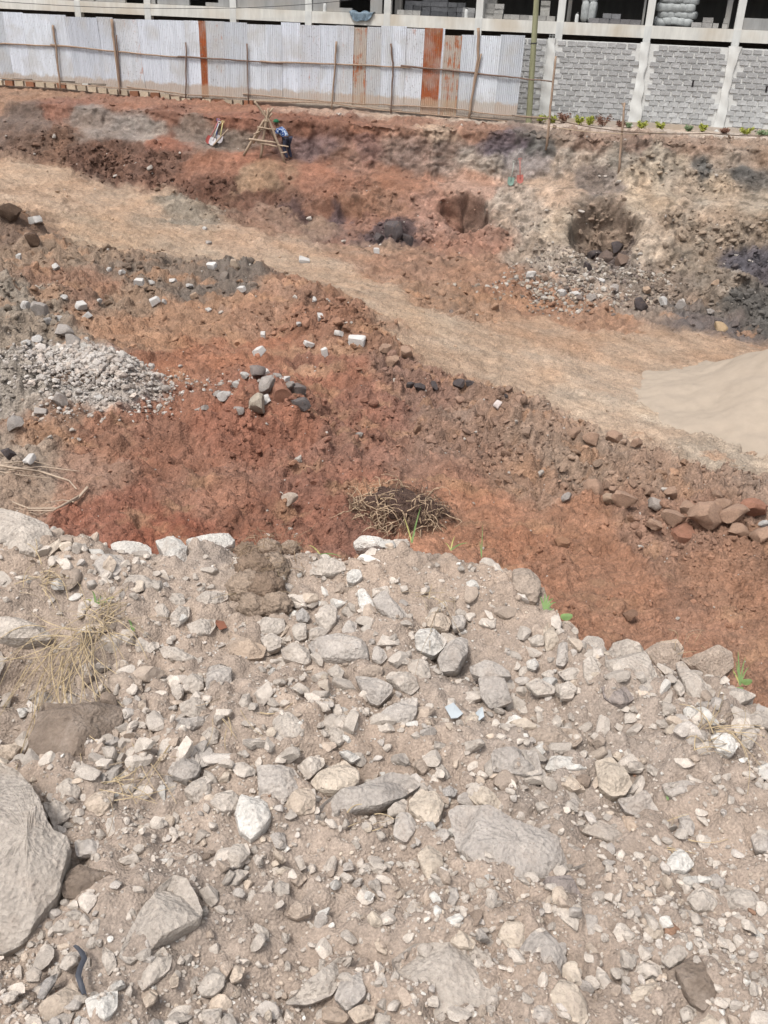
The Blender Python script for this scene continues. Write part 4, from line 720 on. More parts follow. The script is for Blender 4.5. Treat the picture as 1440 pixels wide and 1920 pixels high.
# x, y, width in photo pixels, tone, kind (b block, s stone), label
PS = [(65, 414, 24, WHT, 'b', 'long white block half sunk on the upper left track'), (104, 500, 14, WHT, 's', 'small white stone at the left below the long white block'), (205, 506, 11, WHT, 's', 0), (228, 512, 13, WHT, 's', 0),
      (259, 531, 17, WHT, 'b', 'white block on the dark rubble bank at the left'), (285, 532, 11, WHT, 's', 0), (324, 528, 12, WHT, 'b', 0), (357, 539, 11, WHT, 's', 0), (396, 500, 17, WHT, 'b', 'bright white block on top of the dark rubble bank'), (452, 541, 15, WHT, 'b', 'white block at the right end of the dark rubble bank'),
      (289, 566, 20, WHT, 'b', 'bluish white block at the foot of the dark rubble bank'), (308, 567, 11, WHT, 's', 0), (367, 556, 17, TAN, 's', 'orange-tan stone among the white blocks of the dark bank'), (390, 581, 11, WHT, 's', 0), (126, 561, 14, WHT, 's', 0), (150, 576, 20, WHT, 'b', 0),
      (186, 565, 12, WHT, 's', 0), (75, 585, 32, GRY, 's', 'large pale grey stone at the far left among white rubble'), (46, 577, 21, WHT, 's', 0), (109, 598, 16, WHT, 'b', 'squarish white block left of the orange earth patch'), (161, 593, 17, WHT, 'b', 0), (90, 606, 17, WHT, 's', 0), (72, 640, 21, WHT, 's', 'white stone at the top of the pale gravel heap'),
      (50, 644, 17, WHT, 's', 0), (117, 625, 28, GRY, 's', 'grey rough stone above the pale gravel heap'), (135, 645, 30, GRY, 's', 0), (570, 490, 18, WHT, 'b', 'single white block lying on the bare track'), (599, 600, 16, WHT, 'b', 'squarish white block on the berm beside the track'),
      (667, 641, 29, WHT, 'b', 'long pale block on the brown berm, rightmost of the white blocks'), (492, 628, 14, WHT, 'b', 0), (484, 663, 23, WHT, 'b', 'white block on the red earth above the stone pile'), (576, 647, 17, WHT, 'b', 0), (607, 661, 17, WHT, 'b', 'white block standing on end on the berm'), (560, 612, 11, WHT, 's', 0),
      (635, 627, 15, WHT, 'b', 0), (706, 469, 14, WHT, 'b', 'small white block at the far end of the track'), (35, 482, 13, WHT, 's', 0), (586, 564, 9, WHT, 's', 0), (390, 455, 12, GRY, 's', 0), (383, 428, 9, WHT, 's', 0),
      (480, 700, 32, (156, 144, 138), 's', 'dark grey stone at the top of the small stone pile'), (500, 725, 33, GRY, 's', 'grey stone in the middle of the small stone pile'), (480, 762, 42, (206, 192, 174), 's', 'big pale stone at the front of the small stone pile'), (420, 749, 29, WHT, 's', 'white stone at the left of the small stone pile'), (559, 737, 37, (132, 122, 118), 's', 'dark stone at the right of the small stone pile'),
      (562, 762, 33, (130, 122, 120), 's', 'dark stone lowest at the right of the small stone pile'), (440, 719, 18, WHT, 's', 0), (535, 715, 20, WHT, 'b', 0), (497, 698, 14, WHT, 'b', 0), (457, 712, 16, WHT, 's', 0), (527, 747, 38, RED, 's', 'red-brown lump in the small stone pile'), (500, 751, 21, WHT, 's', 0), (407, 739, 17, GRY, 's', 0), (452, 767, 18, GRY, 's', 0), (385, 765, 15, GRY, 's', 0),
      (520, 705, 15, GRY, 's', 0), (470, 735, 20, RED, 's', 0), (545, 725, 16, GRY, 's', 0), (77, 777, 21, GRY, 'b', 'grey block below the pale gravel heap'), (112, 750, 30, GRY, 's', 'ragged grey stone at the lower edge of the gravel heap'), (27, 802, 34, GRY, 's', 'broad grey stone at the left edge below the gravel heap'), (57, 865, 21, WHT, 'b', 'pale block above the dry branches at the left'), (15, 854, 27, DRK, 's', 'dark stone at the left edge above the dry branches'),
      (180, 745, 19, WHT, 's', 0), (542, 940, 27, (214, 196, 180), 's', 'pale stone on red earth left of the root clump'), (677, 816, 13, GRY, 's', 0), (934, 761, 17, (228, 214, 208), 'b', 'lone pinkish white block on the brown clods'), (1230, 949, 32, (190, 178, 168), 's', 'light grey stone among brown clods at the right'), (1320, 970, 60, BRN, 's', 'biggest brown clod of the clod row at the right'),
      (1265, 975, 38, BRN, 's', 0), (1275, 1010, 52, RED, 's', 'reddish clod lowest in the clod row at the right'), (1370, 970, 46, BRN, 's', 'brown clod second largest in the row, right of the biggest'), (1422, 1012, 46, BRN, 's', 'brown clod at the right edge below the clod row'), (1412, 962, 40, RED, 's', 0), (1355, 950, 30, BRN, 's', 0), (1050, 1022, 27, (182, 140, 112), 's', 'lone tan clod on smooth red earth near the crest'),
      (1112, 920, 38, BRN, 's', 0), (1170, 937, 40, BRN, 's', 0), (1285, 955, 33, BRN, 's', 0), (1225, 990, 30, BRN, 's', 0), (1380, 1000, 32, BRN, 's', 0), (1430, 987, 17, WHT, 's', 'small white stone among the clods at the right edge'), (1140, 940, 25, TAN, 's', 0), (1342, 932, 24, BRN, 's', 0), (1250, 927, 28, BRN, 's', 0), (1210, 925, 26, BRN, 's', 0), (1180, 1155, 30, (165, 130, 108), 's', 'brown stone lying just beyond the right crest'),
      (1060, 935, 22, GRY, 's', 0), (1110, 830, 30, BRN, 's', 0), (1150, 825, 28, BRN, 's', 0), (1080, 815, 22, BRN, 's', 0), (1190, 830, 22, BRN, 's', 0), (735, 680, 30, BRN, 's', 0), (760, 665, 26, BRN, 's', 0), (725, 655, 24, BRN, 's', 0),
      (995, 516, 18, WHT, 's', 'white stone at the foot of the grey spill'), (1244, 572, 19, WHT, 's', 'white stone at the foot of the right bank'), (1347, 614, 23, (214, 186, 150), 's', 'cream stone beside the black soil at the right'), (1200, 577, 28, DRK, 's', 'dark stone at the foot of the right bank'), (1340, 532, 15, TAN, 's', 0), (1052, 552, 19, WHT, 's', 0), (1127, 532, 15, WHT, 's', 0), (1105, 560, 20, GRY, 's', 0), (1080, 550, 16, WHT, 's', 0),
      (1150, 545, 18, GRY, 's', 0), (1215, 550, 16, TAN, 's', 0), (1275, 575, 22, GRY, 's', 0), (1330, 583, 15, GRY, 's', 0), (740, 440, 44, DRK, 's', 'black lump of soil at the foot of the red bank'), (765, 450, 26, DRK, 's', 0), (715, 446, 24, DRK, 's', 0), (790, 724, 24, DRK, 's', 0), (815, 726, 20, DRK, 's', 0), (770, 722, 16, DRK, 's', 0),
      (865, 726, 22, DRK, 's', 'black clod on the brown berm, rightmost of the black row'), (882, 720, 18, DRK, 's', 0), (950, 742, 10, DRK, 's', 0), (1130, 490, 30, (120, 104, 96), 's', 0), (1165, 492, 32, (130, 110, 98), 's', 0), (1110, 480, 22, DRK, 's', 0), (1150, 470, 22, DRK, 's', 0), (1100, 500, 18, DRK, 's', 0), (440, 500, 22, (200, 180, 160), 's', 0), (420, 520, 20, (150, 138, 128), 's', 0), (60, 455, 30, (96, 76, 62), 's', 'dark overhanging lump at the left of the track'), (10, 410, 40, (100, 80, 66), 's', 0)]
for i, (x, y, s_, tone, kd, lab) in enumerate(PS):
    r_ = np.random.default_rng(900 + i); p = drop(x, y); sc = s_ / FPX * zc(p) * .5 * (1.18 if kd == 'b' else 1.30)
    me = (BLOCK if kd == 'b' else PSTM)[i % (5 if kd == 'b' else 8)]; nm = ('broken_block' if kd == 'b' else ('clod' if tone in (BRN, RED, DRK) else 'stone'))
    rot = (r_.normal(0, .35), r_.normal(0, .35), r_.uniform(0, 6.28)) if not (lab and 'on end' in lab) else (0, 1.4, .4)
    if s_ == 29 and kd == 'b': rot = (.1, .1, -.15)
    o = obj(nm, me, None, None if lab else ground, tuple(p + np.array([0, 0, sc * .28])), rot, lin(np.array(tone) * r_.uniform(.95, 1.03))); o.scale = (sc, sc * .95, sc)
    if lab: tag(o, lab, 'block' if kd == 'b' else 'stone' if nm == 'stone' else 'clod')
# pale gravel heap at the left, loose
gc = at(150, 705); n_ = 5000; ang = rg.uniform(0, 6.28, n_); rad = np.abs(rg.normal(0, .55, n_)) * (1 + .25 * np.sin(ang * 3) + .12 * np.sin(ang * 7)); gx = gc[0] + np.cos(ang) * rad * 2.0 + .2; gy = gc[1] + np.sin(ang) * rad * 1.25
from mathutils.bvhtree import BVHTree
def zhit(X, Y):
    out = []
    for a, b in zip(X, Y):
        h = ground.ray_cast(Vector((a, b, 20)), Vector((0, 0, -1))); out.append(h[1].z if h[0] else 0)
    return np.array(out)
bpy.context.view_layer.update()
gz = zhit(gx, gy); rr_ = np.clip(rg.lognormal(math.log(.022), .65, n_), .010, .13)
gcol = lin(np.array([(222, 214, 206), (212, 203, 195), (196, 185, 176), (212, 198, 186)])[rg.integers(0, 4, n_)] * rg.uniform(.88, 1.05, (n_, 1)))
tag(scatter('gravel_heap', np.stack([gx, gy, gz + rr_ * .2 + .09 * np.clip(1 - rad ** 2, 0, 1)], -1), rr_, gcol, M_pclod, 1, rg, .85, 12), 'low heap of pale grey gravel at the left of the pit', 'gravel', kind='stuff')
# grey spill below the slumped hole in the right bank
n_ = 1800; ux = rg.normal(1085, 75, n_); uy = np.clip(rg.normal(535, 26, n_), 440, 585); kk_ = []
sp = np.array([at(a, b) for a, b in zip(ux[:260], uy[:260])]); sp = sp[rg.integers(0, 260, n_)] + rg.normal(0, .22, (n_, 3)) * (1, 1, 0)
sz = zhit(sp[:, 0], sp[:, 1]); rr_ = np.clip(rg.lognormal(math.log(.05), .45, n_), .025, .14)
tag(scatter('stone_spill', np.stack([sp[:, 0], sp[:, 1], sz + rr_ * .2], -1), rr_, lin(np.array([(196, 182, 166), (176, 158, 142), (205, 196, 186), (140, 126, 118)])[rg.integers(0, 4, n_)] * rg.uniform(.85, 1.05, (n_, 1))), M_pclod, 1, rg, .85, 12), 'pale stones spilled below the hole in the right bank', 'stones', kind='stuff')
# ------------------------------------------------------------------ sand heap
sx = np.linspace(-5.2, 5.2, 130); SX, SY = np.meshgrid(sx, sx, indexing='ij'); shc = np.array([11.1, 21.2]); sr = np.sqrt((SX) ** 2 + (SY * 1.05) ** 2)
pp = np.stack([SX + shc[0], SY + shc[1], 0 * SX], -1).reshape(-1, 3); wv = fbm(pp * .7, 3, 150).reshape(SX.shape)
sh = 2.15 * (1 - np.clip((sr + .5 * wv) / 4.6, 0, 1.2)); sh = .28 * np.log1p(np.exp(np.clip(sh / .28, -30, 30))) - .13; sh = sh * 1.22
sh = sh + .06 * fbm(pp * 1.6, 4, 151).reshape(SX.shape) + .012 * fbm(pp * 9, 2, 152).reshape(SX.shape)
gzs = H(SX + shc[0], SY + shc[1]); pz = gzs + np.where(sh > 0, sh, sh * 2.5) + .02 + .05 * fbm(pp * 4.5, 3, 160).reshape(SX.shape) * (sh < .5)
ii = np.arange(130 * 130).reshape(130, 130); FS = np.stack([ii[:-1, :-1], ii[1:, :-1], ii[1:, 1:], ii[:-1, 1:]], -1).reshape(-1, 4)
M_sand = plain('sand', (182, 167, 150), .95, .07, 3.0, bump=.25)
tag(obj('sand_heap', fast_mesh('sand_heap', np.stack([SX + shc[0], SY + shc[1], pz], -1).reshape(-1, 3), FS), M_sand), 'smooth pale heap of building sand at the right edge of the pit', 'sand heap')
# ------------------------------------------------------------------ building behind (concrete frame), in the frame of the fence line
def W3(s, u, z): return P00 + s * TV + u * NV + np.array([0, 0, z])
def s_of(px, py, u): return float((on_u(np.float64(px), np.float64(py), u) - P00) @ TV)
def z_of(px, py, u): return float(on_u(np.float64(px), np.float64(py), u)[2])
RF = np.stack([TV, -NV, np.array([0, 0, 1.0])], 1)             # local box axes -> world (x along, y away, z up)
def fbox(m, s0, s1, u0, u1, z0, z1, jit=0): m.box(W3((s0 + s1) / 2, (u0 + u1) / 2, (z0 + z1) / 2), (s1 - s0, abs(u1 - u0), z1 - z0), RF, jit)
def conc_mat(name, rgb, var=.2, streak=(2.2, 2.2, .35), stain=(196, 176, 150), sf=.6):
    m, nt, b = newmat(name); tc = nt.nodes.new('ShaderNodeTexCoord').outputs['Object']; mp = nd(nt, 'ShaderNodeMapping'); mp.inputs['Scale'].default_value = streak; nt.links.new(tc, mp.inputs[0])
    n = nd(nt, 'ShaderNodeTexNoise', Scale=2.0, Detail=7.0, Roughness=.65); nt.links.new(mp.outputs[0], n.inputs['Vector'])
    n2 = nd(nt, 'ShaderNodeTexNoise', Scale=.55, Detail=3.0); nt.links.new(tc, n2.inputs['Vector'])
    c = mul(nt, (*lin(rgb), 1), ramp(nt, n.outputs[0], [(.3, 1 - var), (.7, 1 + var * .7)])); c = mul(nt, c, (*lin(stain), 1), ramp(nt, n2.outputs[0], [(.45, 0), (.62, sf)]), 'MIX')
    nt.links.new(c, b.inputs['Base Color']); bp = nd(nt, 'ShaderNodeBump', Strength=.3, Distance=.02); nt.links.new(n.outputs[0], bp.inputs['Height']); nt.links.new(bp.outputs[0], b.inputs['Normal']); return m
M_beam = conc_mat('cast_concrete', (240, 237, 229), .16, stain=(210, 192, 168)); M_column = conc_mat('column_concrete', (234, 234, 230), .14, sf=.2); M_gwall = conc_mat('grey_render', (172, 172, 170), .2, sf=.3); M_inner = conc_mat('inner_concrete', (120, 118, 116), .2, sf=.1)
UB = -3.6; ZS0, ZS1 = 6.78, 7.25; ZG = 3.66
bld = empty('concrete_building', 'unfinished grey concrete frame building with open bays behind the fence and block wall', 'building', tuple(W3(0, UB, ZG)))
bld.rotation_euler = (0, 0, 0)
def bpart(name, m, mat, parent=bld):
    me = m.mesh(name); off = Vector(bld.location)
    me.transform(Matrix.Translation(-off)); return obj(name, me, mat, parent)
m = MB(); fbox(m, -34, 34, UB, UB - .35, ZS0, ZS1); beam = bpart('edge_beam', m, M_beam)
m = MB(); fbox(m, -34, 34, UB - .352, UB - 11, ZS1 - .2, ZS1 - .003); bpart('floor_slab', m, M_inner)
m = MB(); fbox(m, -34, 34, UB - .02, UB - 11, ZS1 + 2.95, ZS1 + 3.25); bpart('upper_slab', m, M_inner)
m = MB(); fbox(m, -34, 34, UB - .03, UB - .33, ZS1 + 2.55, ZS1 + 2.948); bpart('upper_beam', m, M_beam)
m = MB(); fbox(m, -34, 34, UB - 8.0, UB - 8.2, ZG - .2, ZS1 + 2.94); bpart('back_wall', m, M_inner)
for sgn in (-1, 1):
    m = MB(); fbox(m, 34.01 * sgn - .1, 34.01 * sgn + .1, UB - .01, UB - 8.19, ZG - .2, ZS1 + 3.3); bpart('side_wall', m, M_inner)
CPX = [(-20, 18), (146, 24), (277, 28), (437, 36), (578, 42), (725, 47), (896, 55), (1048, 62), (1213, 70), (1379, 79)]
CS = [s_of(x, y, UB) for x, y in CPX]; CS = [CS[0] - 6.6, CS[0] - 3.3] + CS + [CS[-1] + 3.4, CS[-1] + 6.8, CS[-1] + 10.2]
for c in CS:
    m = MB(); fbox(m, c - .15, c + .15, UB + .012, UB - .30, ZG - .3, ZS0 + .46); bpart('column', m, M_column)
    m = MB(); fbox(m, c - .15, c + .15, UB - .02, UB - .30, ZS1 - .01, ZS1 + 2.56); bpart('column', m, M_column)
def upanel(px0, px1, z0, z1, mat=M_gwall, u=UB - .1, th=.15, name='wall_panel'):
    m = MB(); fbox(m, s_of(px0, 20, u), s_of(px1, 20, u), u, u - th, ZS1 + z0, ZS1 + z1); return bpart(name, m, mat)
for a, b_, z0, z1 in ((-60, 130, .01, 2.5), (150, 178, .01, 2.5), (181, 236, .01, 2.5), (270, 292, .01, 2.5), (296, 355, .01, 2.5), (386, 410, .01, .16), (410, 572, .01, 2.5), (586, 636, .01, 2.5), (694, 716, .01, 2.5), (636, 660, .01, .17)):
    upanel(a, b_, z0, z1)
upanel(1398, 1500, .01, .42, M_gwall, UB - .05)
for a, b_ in ((740, 752), (1064, 1071), (1206, 1212 - 2), (1362, 1372), (905, 930)):
    upanel(a, b_, .01, 2.5, M_gwall, UB - 1.0, .3, 'inner_pier')
# blocks and sacks stored on the first floor
M_block = soil_mat('grey_block', 'obj', (3, 9, 30), .5, .01, .16); BLKM = []
for i in range(4):
    m = MB(); m.box((0, 0, 0), (.385, .19, .185), None, .004); BLKM.append(m.mesh('block'))
    BLKM[-1].materials.append(M_block)
def stack(label, px0, px1, n_rows, u, tone, depth=1, step=None, base=0.0):
    s0, s1 = s_of(px0, 25, u), s_of(px1, 25, u); nc = max(1, int(round((s1 - s0) / .40))); w_ = (s1 - s0) / nc
    e = empty('block_stack', label, 'block stack', tuple(W3((s0 + s1) / 2, u - .1, ZS1 + base)), FANG)
    for r in range(n_rows):
        for c in range(nc):
            if step and not step(c / max(1, nc - 1), r, n_rows): continue
            o = obj('block', BLKM[RNG.integers(4)], None, e, ((c + .5) * w_ - (s1 - s0) / 2 + RNG.normal(0, .012), RNG.normal(0, .02), .095 + r * .19), (0, 0, RNG.normal(0, .05)), lin(np.array(tone) * RNG.uniform(.85, 1.1)))
            o.scale = (w_ / .40, 1, 1)
    return e
stack('low row of pale blocks on the slab edge right of the blue tarpaulin', 744, 788, 1, UB - .25, (188, 186, 182))
stack('big stack of grey blocks filling the bay right of the blue tarpaulin', 758, 872, 6, UB - 1.6, (150, 150, 152), step=lambda c, r, n: r < 3 + 3 * (c > .25) * (c < .8))
stack('short grey block stack next to the column right of the big stack', 866, 890, 2, UB - .6, (160, 160, 160))
stack('ragged pile of light blocks left of the green utility pole', 908, 962, 3, UB - .35, (176, 174, 170), step=lambda c, r, n: r < 1 + 2 * (c < .75))
stack('single row of blocks behind the green utility pole', 958, 1042, 1, UB - .3, (178, 176, 172))
stack('narrow tower of light blocks just right of the green utility pole', 1012, 1030, 4, UB - .5, (188, 186, 180))
stack('small pile of blocks beside the two grey sacks', 1130, 1164, 2, UB - .5, (150, 150, 152), step=lambda c, r, n: r < 2 or c > .5)
stack('low row of blocks along the bay of the two grey sacks', 1105, 1205, 1, UB - .22, (130, 128, 130))
stack('small block pile right of the wall of sacks', 1300, 1340, 2, UB - .4, (158, 156, 154), step=lambda c, r, n: r < 1 or c > .4)
stack('single block standing right of the small block pile', 1341, 1352, 1, UB - .35, (168, 166, 164))
stack('upright pale block next to the right-hand column', 1359, 1368, 2, UB - .3, (176, 174, 170))
M_sack = plain('woven_sack', (176, 180, 180), .8, .22, 7, bump=.6)
SV, SF = ICO[3]; Sk = []
for i in range(4):
    q = np.sign(SV) * np.abs(SV) ** .55 * (.40, .26, .17); q = q * (1 + .10 * fbm(SV * 2.4 + 9 * i, 3))[:, None]; me = fast_mesh('sack', q, SF); me.materials.append(M_sack); Sk.append(me)
for i, (x, dz, u, tall) in enumerate(((1096, .42, UB - .6, 1), (1110, .42, UB - .62, 1), (1096, 1.1, UB - .7, 1), (1111, 1.1, UB - .7, 1))):
    tag(obj('sack', Sk[i], None, None, tuple(W3(s_of(x, 30, u), u, ZS1 + dz)), (.1 * (i % 2), math.pi / 2 + .06 * i, FANG), None), ('lower' if dz < 1 else 'upper') + (' left' if x < 1100 else ' right') + ' grey woven sack of the pair standing in an open bay', 'sack', 'upright grey sacks in the open bay')
k = 0; ORD = ['leftmost', 'second from left', 'third from left', 'fourth from left', 'rightmost']; ORW = ['bottom', 'second', 'third', 'fourth', 'fifth', 'sixth']
for r in range(6):
    for c in range(5 - (r > 3)):
        x = 1240 + c * 12.5 + (r % 2) * 5; u = UB - .9
        tag(obj('sack', Sk[k % 4], None, None, tuple(W3(s_of(x, 30, u) , u - .05 * (r % 2), ZS1 + .17 + r * .27)), (RNG.normal(0, .08), RNG.normal(0, .08), FANG + math.pi / 2 + RNG.normal(0, .15)), None), ORD[c] + ' sack in the ' + ORW[r] + ' row up of the sack wall', 'sack', 'sacks stacked in the right bay'); k += 1
# blue tarpaulin hanging over the slab edge
M_tarp = plain('blue_tarpaulin', (120, 138, 152), .55, .35, 5, bump=.6)
ts0, ts1 = s_of(655, 25, UB), s_of(702, 25, UB); nt_ = 26; V = []; F = []
for i in range(nt_):
    for j in range(10):
        a = i / (nt_ - 1); b_ = j / 9; dep = .42 * math.sin(math.pi * min(1, a * 1.02)) ** .8 * (1 + .2 * math.sin(9 * a)); fold = .05 * math.sin(a * 19 + b_ * 4) * b_ + .03 * math.sin(a * 41)
        if b_ < .4: uu_ = UB - .35 + (b_ / .4) * .38; zz_ = ZS1 + .05 + .05 * math.sin(a * 13)
        else: uu_ = UB + .04 + abs(fold) + .03; zz_ = ZS1 + .05 - dep * (b_ - .4) / .6
        V.append(W3(ts0 + (ts1 - ts0) * a, uu_, zz_)); 
for i in range(nt_ - 1):
    for j in range(9): F.append((i * 10 + j, (i + 1) * 10 + j, (i + 1) * 10 + j + 1, i * 10 + j + 1))
tp0 = W3((ts0 + ts1) / 2, UB, ZS1); me = fast_mesh('tarpaulin', np.array(V) - tp0, np.array(F)); tag(obj('tarpaulin', me, M_tarp, None, tuple(tp0)), 'crumpled blue-grey tarpaulin hanging over the edge of the slab', 'tarpaulin')
# small things on the slab edge: stub pipes
M_white = plain('white_plastic', (225, 226, 224), .6, .1)
for x, lab in ((1082, 'white plastic jug standing on the slab beside the sacks'), (609, 'white pipe stub on the slab edge left of the tarpaulin'), (874, 'white pipe stub on the slab edge above the rusty sheets')):
    m = MB(); m.tube([(0, 0, 0), (0, 0, .22), (.0, 0, .30), (.03, 0, .36)], [.075, .08, .06, .045], 10); tag(obj('pipe_stub' if 'pipe' in lab else 'jug', smooth(m.mesh('pipe_stub'), 40), M_white, None, tuple(W3(s_of(x, 30, UB - .1), UB - .1, ZS1))), lab, 'pipe' if 'pipe' in lab else 'jug')
m = MB(); c0 = W3(s_of(0, 3, UB + .25), UB + .25, z_of(0, 3, UB + .25)); c1 = W3(s_of(450, 15, UB + .25), UB + .25, z_of(450, 15, UB + .25)); c2 = W3(s_of(760, -14, UB + .25), UB + .25, z_of(760, -14, UB + .25)); c_ = [c0 + (c1 - c0) * t - np.array([0, 0, .12 * math.sin(math.pi * t)]) for t in np.linspace(0, 1, 14)] + [c1 + (c2 - c1) * t - np.array([0, 0, .1 * math.sin(math.pi * t)]) for t in np.linspace(.08, 1, 12)]
m.tube([p - c1 for p in c_], .013, 5); M_cable = plain('cable', (70, 70, 72), .6, .1); tag(obj('cable', m, M_cable, None, tuple(c1)), 'thin dark cable sagging in front of the concrete beam', 'cable')
# ------------------------------------------------------------------ block wall with rough cast columns
UW = -1.7; M_mortar = conc_mat('mortar', (230, 230, 227), .1, (4, 4, 4), sf=.0); M_cast = conc_mat('rough_cast', (238, 239, 236), .12, (2, 2, 1), sf=.1)
wz0, wz1 = 3.55, 6.62
ws0, ws1 = s_of(972, 150, UW), s_of(1452, 170, UW)
wall = empty('block_wall', 'grey concrete block wall with rough cast columns, right of the sheet fence', 'wall', tuple(W3(ws0, UW, wz0)), FANG)
def wl_box(m, s0, s1, u0, u1, z0, z1, jit=0): m.box(((s0 + s1) / 2 - ws0, -((u0 + u1) / 2 - UW), (z0 + z1) / 2 - wz0), (s1 - s0, abs(u1 - u0), z1 - z0), None, jit)
m = MB(); wl_box(m, ws0, ws1 + 14, UW - .012, UW - .2, wz0, wz1 - .02); obj('mortar_core', m, M_mortar, wall)
WCS = [s_of(x, y, UW) for x, y in ((1027, 150), (1199, 160), (1361, 170))]; WCS.append(WCS[-1] + 3.45)
for i, c in enumerate(WCS):
    nz = 30; V = []; F = []; ring = [(-.2, .0), (-.19, .075), (-.05, .095), (.1, .09), (.19, .07), (.21, .0)]
    for j in range(nz):
        z = (wz1 + .03 - wz0) * j / (nz - 1)
        for k, (a, d) in enumerate(ring):
            wob = .05 * noise(np.array([[z * 2.3 + i * 7, a * 4, 1.5]]))[0] * 2; V.append((c - ws0 + a * (1.0 + .25 * math.sin(z * 1.7 + i)) + wob, -(d + .02 * math.sin(z * 9 + k)) if d else 0.02, z))
    for j in range(nz - 1):
        for k in range(5): F.append((j * 6 + k, j * 6 + k + 1, (j + 1) * 6 + k + 1, (j + 1) * 6 + k))
    F.append(tuple((nz - 1) * 6 + k for k in range(6))); mm = MB(); mm.add(V, F); col_ = obj('column', smooth(mm.mesh('column'), 50), M_cast, wall)
    m = MB()
    for a in (-.12, .0, .12): m.tube([(c - ws0 + a, .05, wz1 - wz0 - .02), (c - ws0 + a + .01, .05, wz1 - wz0 + .20 + .06 * a)], .008, 5)
    m.tube([(c - ws0 - .14, .05, wz1 - wz0 + .10), (c - ws0 + .14, .05, wz1 - wz0 + .11)], .006, 5); obj('rebar', m, M_white, col_)
WBM = []
for i in range(5):
    m = MB(); m.box((0, 0, 0), (.375, .05, .178), None, .006); WBM.append(m.mesh('block')); WBM[-1].materials.append(M_block)
rgw = np.random.default_rng(77); nc_ = 0
for r in range(15):
    z = .10 + r * .2025
    off = (r % 2) * .2 + rgw.normal(0, .015); n = int((ws1 - ws0) / .4) + 1
    for c in range(n):
        s = ws0 + off + c * .4 + rgw.normal(0, .008)
        if min(abs(s - q) for q in WCS) < .30 or s > ws1 or nc_ >= 330: continue
        lo = r < 6 and s > WCS[1]; tn = np.array((204, 205, 205) if lo else (190, 190, 190)) * rgw.uniform(.93, 1.05)
        if r == 0 and s > WCS[1]: tn = np.array((190, 178, 166))
        o = obj('block', WBM[rgw.integers(5)], None, wall, (s - ws0, -.004 - rgw.uniform(0, .008), z + rgw.normal(0, .004)), (0, rgw.normal(0, .012), 0), lin(tn)); o.scale = (rgw.uniform(.84, .97), 1, rgw.uniform(.80, .96) if not lo else rgw.uniform(.93, 1.05)); nc_ += 1
M_slot_shade = plain('slot_shade', (48, 44, 46), .9, .1)  # solid dark boxes paint the shade inside two open slits of the wall
for x, y in ((1299, 157), (1437, 167)):
    m = MB(); s = s_of(x, y, UW); z = z_of(x, y, UW); wl_box(m, s - .035, s + .035, UW + .045, UW - .05, z - .12, z + .12); obj('slot_shade_box', m, M_slot_shade, wall)
m = MB(); wl_box(m, ws0, ws1 + 14, UW + .10, UW - .02, wz0 - .05, wz0 + .16); obj('plinth', m, conc_mat('plinth', (200, 188, 176), .15, (3, 3, 3)), wall)
# ------------------------------------------------------------------ utility pole
M_pole = plain('treated_pole', (158, 158, 126), .8, .18, 3, (3, 3, .4), .3); up = on_u(np.float64(992), np.float64(216), -.55); ut = on_u(np.float64(1006), np.float64(0), -.55)
m = MB(); dvec = (ut - up) / (ut - up)[2]; m.tube([dvec * t + np.array((0, 0, -.0)) for t in (-.5, 0, 2, 4, 6, 8.5)], [.125, .122, .115, .108, .10, .09], 14); pb = up.copy(); pole_ = obj('utility_pole', smooth(m.mesh('utility_pole'), 50), M_pole, None, tuple(pb)); tag(pole_, 'greenish wooden utility pole standing against the block wall', 'pole')
m = MB(); m.tube([dvec * 2.62, dvec * 2.66], .121, 14); obj('band', m, M_cable, pole_)
